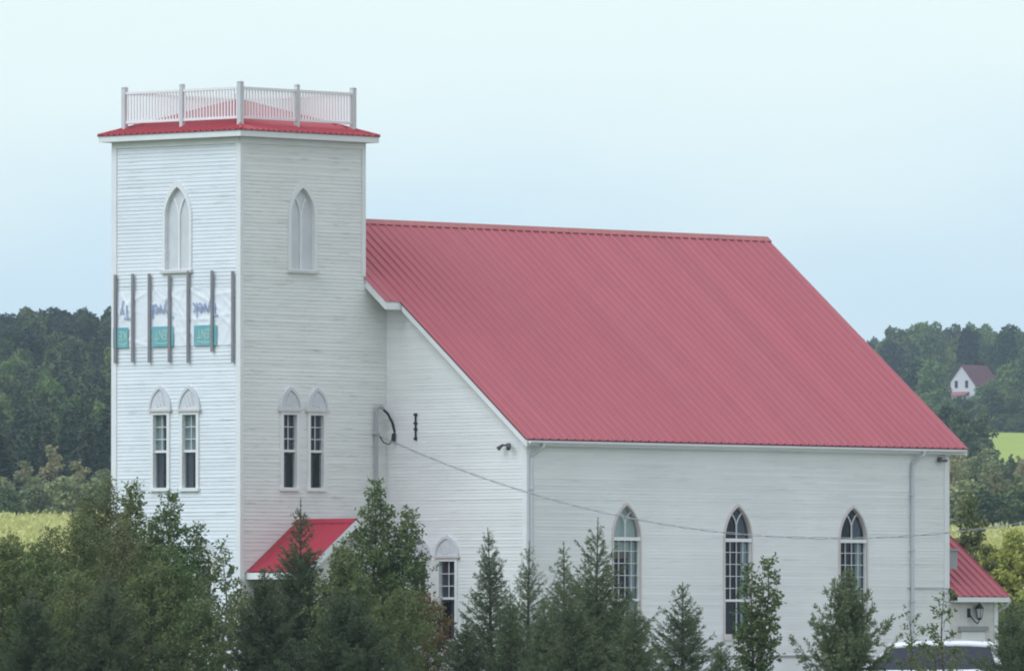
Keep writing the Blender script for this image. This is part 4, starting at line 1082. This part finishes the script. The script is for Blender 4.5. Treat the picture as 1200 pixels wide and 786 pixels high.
# far white house on the right hill
HX, HY = px2x(1127, 2200), 2200.0
hz_ = float(terr(HX, HY))
house = empty('far_house', (HX, HY, hz_ + .1), R(-38))
tag(house, 'small white gabled farmhouse with a dull red roof among trees on the far right hill', 'house')
M['housewall'] = mat('white_house_paint', (0.58, 0.59, 0.62), .7); M['houseroof'] = mat('dull_red_shingles', (0.13, 0.05, 0.06), .8, .4, 1.0, (.10, .04, .05)); M['houseglass'] = mat('dark_house_window', (.02, .02, .025), .2)
M['porchred'] = mat('faded_pink_red_roof', (0.33, 0.13, 0.13), .8)
hw, he, hr, hl = 3.5, 4.9, 9.0, 9.0                    # gable half width, eave, ridge, length
mb = MB(); mb.add([(-hw, 0, -1), (hw, 0, -1), (hw, 0, he), (0, 0, hr), (-hw, 0, he), (-hw, hl, -1), (hw, hl, -1), (hw, hl, he), (0, hl, hr), (-hw, hl, he)],
                  [(0, 1, 2, 3, 4), (9, 8, 7, 6, 5), (0, 4, 9, 5), (1, 6, 7, 2)]); mb.build('house_wall', M['housewall'], house)
mb = MB()
sl_ = (hr - he) / hw
for sg in (-1, 1):
    a = [(0, -.3, hr + .05), (0, hl + .3, hr + .05), (sg * (hw + .35), hl + .3, he - .35 * sl_ + .05), (sg * (hw + .35), -.3, he - .35 * sl_ + .05)]
    mb.add(a + [(p[0], p[1], p[2] + .14) for p in a], [(0, 1, 2, 3), (7, 6, 5, 4), (0, 4, 5, 1), (1, 5, 6, 2), (2, 6, 7, 3), (3, 7, 4, 0)])
hroof = mb.build('house_roof', M['houseroof'], house)
for x in (-1.35, 1.35):
    mb = MB(); mb.box((x - .55, -.05, 4.2), (x + .55, -.005, 5.9)); wi = mb.build('house_window', M['housewall'], house)
    mb = MB(); mb.box((x - .38, -.09, 4.3), (x + .38, -.055, 5.8)); mb.build('house_pane', M['houseglass'], wi)
mb = MB(); mb.box((-hw - .3, -2.0, 0.0), (1.8, -.02, 2.5)); mb.build('house_porch', M['housewall'], house)
mb = MB(); mb.hexa([(-hw - .5, -2.3, 2.52), (2.0, -2.3, 2.52), (2.0, -.03, 3.3), (-hw - .5, -.03, 3.3), (-hw - .5, -2.3, 2.68), (2.0, -2.3, 2.68), (2.0, -.03, 3.46), (-hw - .5, -.03, 3.46)]); mb.build('porch_roof', M['porchred'], house)
mb = MB(); mb.box((hw + .01, 3.5, -1), (hw + 4.2, 8.0, 2.8)); mb.build('house_wing', M['housewall'], house)
mb = MB(); mb.hexa([(hw + .02, 3.2, 2.82), (hw + 4.5, 3.2, 2.82), (hw + 4.5, 8.3, 2.82), (hw + .02, 8.3, 2.82), (hw + .02, 5.7, 4.4), (hw + 4.5, 5.7, 4.4), (hw + 4.5, 5.8, 4.4), (hw + .02, 5.8, 4.4)]); mb.build('wing_roof', M['porchred'], house)

# --- near trees ---------------------------------------------------------------------
def near_leafy(name, px, top, d, hw_px, mname, label, cat='tree', dens=1.0, leaf_l=.075, stems=((0, 1.0),), base=.12, asc=.9, seed=0, bark='bark', group=None, wide=.38, sparse_top=True):
    """young broadleaf: stems with rising branches, twigs and separate leaves"""
    rg = np.random.default_rng(seed * 13 + 5)
    H = CAM_H + (765 - top) * d / FPX; Rw = hw_px * d / FPX
    gz = float(terr(px2x(px, d), d))
    root = empty(name, (px2x(px, d), d, gz)); tag(root, label, cat, group); H -= gz
    tb = MB(); Cs, Ds = [], []
    for si, (dx, hf) in enumerate(stems):
        Hs = H * hf; x0 = dx * Rw
        ph = rg.uniform(0, 6.28, 2)
        def axis(t): return np.array([x0 * min(1, t * 1.6) + .03 * Hs * math.sin(t * 5 + ph[0]) * t, .03 * Hs * math.sin(t * 4 + ph[1]) * t, Hs * t])
        r0 = .011 * Hs + .006
        tb.tube([axis(t) for t in np.linspace(0, .985, 12)], [r0 * (1 - t) + .004 for t in np.linspace(0, .985, 12)], 6)
        nb = int(24 * Hs * dens / math.sqrt(len(stems)))
        for b in range(nb):
            t = base + (.985 - base) * ((b + rg.uniform(0, 1)) / nb) ** .9
            rel = (t - base) / (1 - base)
            prof = math.sin(math.pi * min(1., .13 + rel * .87)) ** .75 if rel < wide else None
            if prof is None: prof = max(.05, ((1 - rel) / (1 - wide)) ** .85)
            else: prof = .55 + .45 * rel / wide
            ln = Rw * prof * rg.uniform(.55, 1.18) + .05
            if len(stems) > 1: ln *= .72
            az = b * 2.399 + rg.uniform(-.5, .5)
            up = asc * rg.uniform(.6, 1.4)
            dv = np.array([math.cos(az), math.sin(az), up]); 
            P0 = axis(t); k = 6; P = [P0]
            for q in range(1, k + 1):
                u = q / k
                P.append(P0 + np.array([math.cos(az) * ln * u, math.sin(az) * ln * u, ln * up * (u * .9 - .28 * u * u)]) + rg.normal(size=3) * .02 * ln)
            P = np.array(P)
            if ln > .2: tb.tube(P[::2] if k % 2 == 0 else P, [r0 * .28 * (1 - t * .7) + .003, .004 + .002 * (1 - t), .003, .002][:len(P[::2])], 4, cap=False)
            nt = max(3, int(ln * 30))
            for _ in range(nt):
                u = rg.uniform(.15, 1) ** .8; i = min(k - 1, int(u * k)); f_ = u * k - i
                Q0 = P[i] * (1 - f_) + P[i + 1] * f_
                td = rg.normal(size=3) * .8 + np.array([math.cos(az) * .6, math.sin(az) * .6, .55]); td /= np.linalg.norm(td)
                tl = rg.uniform(.10, .30) * (.6 + .5 * (1 - u)); nl = max(3, int(tl * 34))
                s_ = rg.uniform(0, 1, nl)[:, None]
                Cs.append(Q0 + td * tl * s_ + rg.normal(size=(nl, 3)) * .018)
                dd = td * .5 + rg.normal(size=(nl, 3)) * .7 + np.array([0, 0, -.25]); Ds.append(dd / np.linalg.norm(dd, axis=1, keepdims=True))
    C_, D_ = np.concatenate(Cs), np.concatenate(Ds); n = len(C_)
    V, Q = leaves(C_, D_, leaf_l * rg.uniform(.7, 1.25, n), leaf_l * .62 * rg.uniform(.7, 1.2, n), rg)
    tb.build('trunk', M[bark], root, recalc=False)
    link('crown', arr_mesh('crown', V, Q, M[mname]), root)
    return root, n

def near_spruce(name, px, top, d, hw_px, mname, label, seed=0, dens=1.0, bushy=1.0, needle=.05, cat='tree', group=None, open_top=.18, asc_top=1.5, base_up=.34):
    """young conifer: whorls of branches, side twigs and separate needles, thin leader on top"""
    rg = np.random.default_rng(seed * 17 + 3)
    H = CAM_H + (765 - top) * d / FPX; gz = float(terr(px2x(px, d), d)); H -= gz
    Rw = hw_px * d / FPX
    root = empty(name, (px2x(px, d), d, gz)); tag(root, label, cat, group)
    tb = MB(); lean = rg.uniform(-.02, .02, 2)
    def axis(t): return np.array([lean[0] * H * t * t, lean[1] * H * t * t, H * t])
    r0 = .012 * H + .008
    tb.tube([axis(t) for t in np.linspace(0, 1, 10)], [r0 * (1 - t) + .005 for t in np.linspace(0, 1, 10)], 6)
    SP, SD, SL_ = [], [], []                           # twig segments: start, dir, length
    z = .10 * H
    while z < H * (1 - .22 * open_top):
        t = z / H; below = 1 - t
        nb = int(rg.integers(3, 6)) if t < 1 - open_top else int(rg.integers(3, 5))
        a0 = rg.uniform(0, 6.28)
        for b in range(nb):
            az = a0 + b * 6.283 / nb + rg.uniform(-.25, .25)
            ln = (Rw * 1.30 * (below ** .95) * rg.choice([rg.uniform(.40, .8), rg.uniform(.8, 1.2)])) + .05
            up = (base_up + asc_top * math.exp(-below * 3.6)) * rg.uniform(.8, 1.2)
            nrm = math.sqrt(1 + up * up * .5)
            o_ = np.array([math.cos(az), math.sin(az), 0]); ln /= nrm
            k = 5; P = [axis(t) + np.array([0, 0, ln * (up * u + .20 * u * u - .06 * u)]) + o_ * ln * u + rg.normal(size=3) * .012 * u for u in np.linspace(0, 1, k + 1)]
            tb.tube([P[0], P[3], P[5]], [r0 * .18 * below + .003, .003, .002], 3, cap=False)
            for i in range(k):
                SP.append(P[i]); v = P[i + 1] - P[i]; L_ = np.linalg.norm(v); SD.append(v / L_); SL_.append(L_)
            ns = int(ln * 24 * dens * bushy) + 2
            side = np.cross(o_, [0, 0, 1.0])
            for q in range(ns):
                u = rg.uniform(.12, .98); i = min(k - 1, int(u * k)); Q0 = P[i] + (P[i + 1] - P[i]) * (u * k - i)
                td = o_ * rg.uniform(.5, 1.1) + side * rg.choice([-1, 1]) * rg.uniform(.4, 1.1) + np.array([0, 0, rg.uniform(-.25, .45) * bushy]); td /= np.linalg.norm(td)
                SP.append(Q0); SD.append(td); SL_.append((.30 * ln * (1.05 - u) + .07) * rg.uniform(.6, 1.2))
        z += rg.uniform(.045, .085) * (1.0 + 1.5 * (t > 1 - open_top)) / dens ** .5
    for q in range(4):                                 # needles on the leader
        SP.append(axis(.90 + .025 * q)); SD.append(np.array([0, 0, 1.0])); SL_.append(.025 * H)
    SP, SD, SL_ = np.array(SP), np.array(SD), np.array(SL_)
    cnt = np.maximum(3, (SL_ * 135 * dens).astype(int)); idx = np.repeat(np.arange(len(SP)), cnt); n = len(idx)
    C_ = SP[idx] + SD[idx] * (SL_[idx] * rg.uniform(0, 1, n))[:, None]
    r_ = rg.normal(size=(n, 3)); r_[:, 2] += .25; pr = r_ - SD[idx] * np.sum(r_ * SD[idx], 1)[:, None]; pr /= np.maximum(np.linalg.norm(pr, axis=1, keepdims=True), 1e-6)
    D_ = SD[idx] * .75 + pr * .7; D_ /= np.linalg.norm(D_, axis=1, keepdims=True)
    V, Q = leaves(C_, D_, needle * rg.uniform(.7, 1.3, n), np.full(n, needle * .26), rg)
    tb.build('trunk', M['bark'], root, recalc=False)
    link('crown', arr_mesh('crown', V, Q, M[mname]), root)
    return root, n

TOT = 0
def T(r): 
    global TOT; TOT += r[1]
# far left thicket
T(near_leafy('larch_tree', -38, 612, 236, 62, 'leaf_olive', 'olive green bush cut by the left edge of the photo', 'bush', seed=1, dens=1.3, leaf_l=.06))
T(near_leafy('alder_bush', 18, 626, 238, 52, 'leaf_olive', 'low olive bush in front of the yellow field at far left', 'bush', seed=2, dens=1.25, leaf_l=.065))
T(near_leafy('alder_bush', 66, 618, 240, 48, 'leaf_brown_olive', 'brownish olive bush at the right end of the yellow field', 'bush', seed=3, dens=1.3, leaf_l=.06))
T(near_leafy('larch_tree', 112, 560, 242, 56, 'leaf_brown_olive', 'tall brownish feathery tree just left of the tower foot', seed=4, dens=2.2, leaf_l=.055, stems=((-.25, .93), (.12, 1.0)), wide=.5))
T(near_leafy('alder_tree', 150, 566, 246, 46, 'leaf_olive', 'slender olive tree rising over the tower\'s left corner', seed=5, dens=1.5, leaf_l=.075))
T(near_leafy('poplar_tree', 196, 574, 243, 58, 'leaf_green', 'bushy green tree with leafy tip below the tower\'s left windows', seed=6, dens=1.7, leaf_l=.08, stems=((-.35, .88), (.10, 1.0), (.5, .86))))
T(near_leafy('birch_tree', 250, 636, 241, 48, 'leaf_birch', 'sparse pale leaved birch before the tower\'s lit left face', seed=7, dens=.62, leaf_l=.085, stems=((-.3, .85), (.25, 1.0)), bark='birch_bark'))
T(near_leafy('birch_bush', 232, 706, 232, 52, 'leaf_birch', 'low bright green birch bush in front of the sparse birch', 'bush', seed=8, dens=1.1, leaf_l=.08))
T(near_spruce('spruce_tree', 128, 672, 231, 62, 'needle_dark', 'dark bluish spruce in front of the brownish feathery tree', seed=9, dens=1.1, bushy=1.2))
T(near_spruce('spruce_tree', 40, 690, 230, 58, 'needle_dark', 'dark spruce at the bottom left below the low olive bush', seed=10, dens=1.1, bushy=1.2))
T(near_leafy('alder_bush', 86, 668, 232, 55, 'leaf_olive', 'olive bush between the two dark spruces at bottom left', 'bush', seed=11, dens=1.3, leaf_l=.06))
T(near_leafy('alder_bush', 178, 660, 235, 56, 'leaf_olive', 'olive bush at the foot of the bushy green tree', 'bush', seed=12, dens=1.3, leaf_l=.07))
T(near_leafy('alder_bush', 2, 634, 233, 60, 'leaf_olive', 'olive bush at the very left edge in front of the yellow field', 'bush', seed=41, dens=1.4, leaf_l=.07))
T(near_leafy('alder_bush', 50, 636, 235, 56, 'leaf_green', 'green bush below the middle of the yellow field', 'bush', seed=42, dens=1.4, leaf_l=.07))
T(near_leafy('larch_tree', 92, 600, 239, 50, 'leaf_olive', 'olive feathery tree overlapping the yellow field\'s right end', seed=43, dens=1.5, leaf_l=.06, wide=.5))
T(near_leafy('alder_tree', 138, 610, 238, 55, 'leaf_brown_olive', 'brown olive bush covering the tower\'s left corner', 'bush', seed=44, dens=1.5, leaf_l=.06, wide=.5))
T(near_leafy('alder_bush', 192, 640, 236, 55, 'leaf_green', 'green bush before the lower left wall of the tower', 'bush', seed=45, dens=1.3, leaf_l=.07, wide=.5))
# in front of the porch
T(near_spruce('spruce_tree', 352, 584, 240, 62, 'needle_dark', 'dark spruce with a thin spire in front of the red porch roof', seed=13, dens=1.1, bushy=1.1, open_top=.3))
T(near_spruce('spruce_tree', 312, 664, 236, 55, 'needle_dark', 'low dark spruce at the left end of the porch', seed=14, dens=1.2, bushy=1.2))
T(near_leafy('alder_bush', 290, 700, 239, 46, 'leaf_olive', 'dull olive bush under the left eave of the porch', 'bush', seed=30, dens=1.1, leaf_l=.065))
T(near_leafy('poplar_tree', 443, 562, 243, 74, 'leaf_green', 'tall pointed poplar standing before the grey service mast', seed=15, dens=2.1, leaf_l=.075, stems=((-.12, 1.0), (.42, .88), (-.5, .62)), wide=.3))
T(near_leafy('willow_bush', 398, 640, 239, 50, 'leaf_birch', 'light green leafy bush before the porch gable', 'bush', seed=16, dens=1.6, leaf_l=.075))
T(near_leafy('alder_bush', 500, 698, 237, 40, 'leaf_rust', 'olive bush with rusty leaves below the gable window', 'bush', seed=17, dens=1.15, leaf_l=.075))
T(near_spruce('spruce_tree', 405, 690, 231, 70, 'needle_dark', 'broad dark spruce at the bottom below the light green bush', seed=18, dens=1.2, bushy=1.2))
T(near_leafy('alder_bush', 470, 690, 233, 58, 'leaf_olive', 'dense olive bush at the foot of the tall poplar', 'bush', seed=31, dens=1.3, leaf_l=.065))
# along the nave
T(near_spruce('spruce_tree', 576, 618, 240, 50, 'needle_green', 'narrow young spruce left of the nave corner downspout', seed=19, dens=.85))
T(near_spruce('spruce_tree', 618, 634, 239, 46, 'needle_green', 'thin spruce right at the nave corner downspout', seed=20, dens=.7))
T(near_spruce('spruce_tree', 545, 724, 236, 42, 'needle_dark', 'small dark spruce below the gable window', seed=21, dens=1.0))
T(near_spruce('spruce_tree', 662, 634, 238, 50, 'needle_green', 'spruce with a thin bare spire left of the first tall window', seed=22, dens=.9, open_top=.3))
T(near_spruce('spruce_tree', 698, 606, 240, 74, 'needle_green', 'largest spruce, covering the lower half of the first tall window', seed=23, dens=1.1, bushy=1.1, open_top=.38))
T(near_spruce('spruce_tree', 640, 706, 234, 42, 'needle_green', 'low spruce between the nave corner and the first tall window', seed=24, dens=1.0))
T(near_spruce('spruce_tree', 799, 682, 238, 54, 'needle_green', 'small spruce between the first and second tall windows', seed=25, dens=.95, open_top=.3))
T(near_leafy('poplar_tree', 886, 652, 240, 33, 'leaf_poplar', 'slim bright green poplar sapling beside the second tall window', seed=26, dens=1.0, leaf_l=.09, stems=((-.25, .95), (.3, 1.0)), wide=.35))
T(near_spruce('pine_tree', 992, 666, 238, 62, 'needle_pine', 'bushy young pine with upswept tufts under the third tall window', seed=27, dens=.75, bushy=.85, needle=.095, asc_top=2.4, open_top=.25, base_up=.8))
T(near_leafy('birch_sapling', 1066, 716, 242, 26, 'leaf_poplar', 'thin leggy sapling in front of the van\'s left end', 'sapling', seed=28, dens=.22, leaf_l=.08, asc=1.6))
T(near_leafy('birch_sapling', 1106, 690, 242, 26, 'leaf_poplar', 'taller leggy sapling in front of the van before the annex', 'sapling', seed=29, dens=.24, leaf_l=.085, asc=1.8))
T(near_leafy('alder_bush', 1098, 758, 238, 48, 'leaf_brown_olive', 'low brownish bush in front of the white van', 'bush', seed=32, dens=.55, leaf_l=.06))
T(near_spruce('spruce_tree', 1186, 712, 240, 50, 'needle_green', 'young spruce at the right edge in front of the annex corner', seed=33, dens=1.0))
T(near_spruce('spruce_tree', 598, 690, 236, 40, 'needle_green', 'low spruce between the two thin spruces at the nave corner', seed=46, dens=1.0))
T(near_spruce('spruce_tree', 742, 706, 236, 46, 'needle_green', 'spruce at the right foot of the largest spruce', seed=47, dens=1.0))
T(near_spruce('spruce_tree', 672, 700, 232, 50, 'needle_dark', 'dark low spruce at the foot of the largest spruce', seed=48, dens=1.1, bushy=1.2))
T(near_spruce('spruce_tree', 846, 752, 236, 34, 'needle_green', 'tiny spruce tip beside the slim poplar sapling', seed=49, dens=1.0))
# beyond the annex
T(near_leafy('maple_tree', 1132, 580, 330, 34, 'leaf_brown_olive', 'brownish olive tree behind the church\'s rear corner', seed=34, dens=.6, leaf_l=.12, wide=.45))
T(near_leafy('birch_tree', 1178, 620, 340, 52, 'leaf_yellow', 'yellow leaved birch behind the annex at the right edge', seed=35, dens=1.3, leaf_l=.14, stems=((-.3, .9), (.3, 1.0)), bark='birch_bark', wide=.5))
T(near_leafy('alder_tree', 1184, 706, 300, 50, 'leaf_birch', 'dark green bush behind the annex\'s right corner', 'bush', seed=36, dens=1.0, leaf_l=.09))
T(near_leafy('alder_tree', 1235, 690, 310, 50, 'leaf_olive', 'olive bush cut by the right edge behind the yellow birch', 'bush', seed=37, dens=1.0, leaf_l=.09))
print('near leaves', TOT)

# ------------------------------------------------------------------ haze
mb = MB(); mb.box((-1000, -90, -1.5), (1000, 4100, 125))
hz = mb.build('haze', [])
hm = bpy.data.materials.new('haze_air'); hm.use_nodes = True
nn = hm.node_tree.nodes; nn.remove(nn['Principled BSDF'])
pv = nn.new('ShaderNodeVolumePrincipled'); pv.inputs['Color'].default_value = (0.66, 0.83, 1.0, 1); pv.inputs['Density'].default_value = 0.00011; pv.inputs['Anisotropy'].default_value = 0.2
hm.node_tree.links.new(pv.outputs[0], nn['Material Output'].inputs['Volume'])
hz.data.materials.append(hm)
tag(hz, kind='stuff')
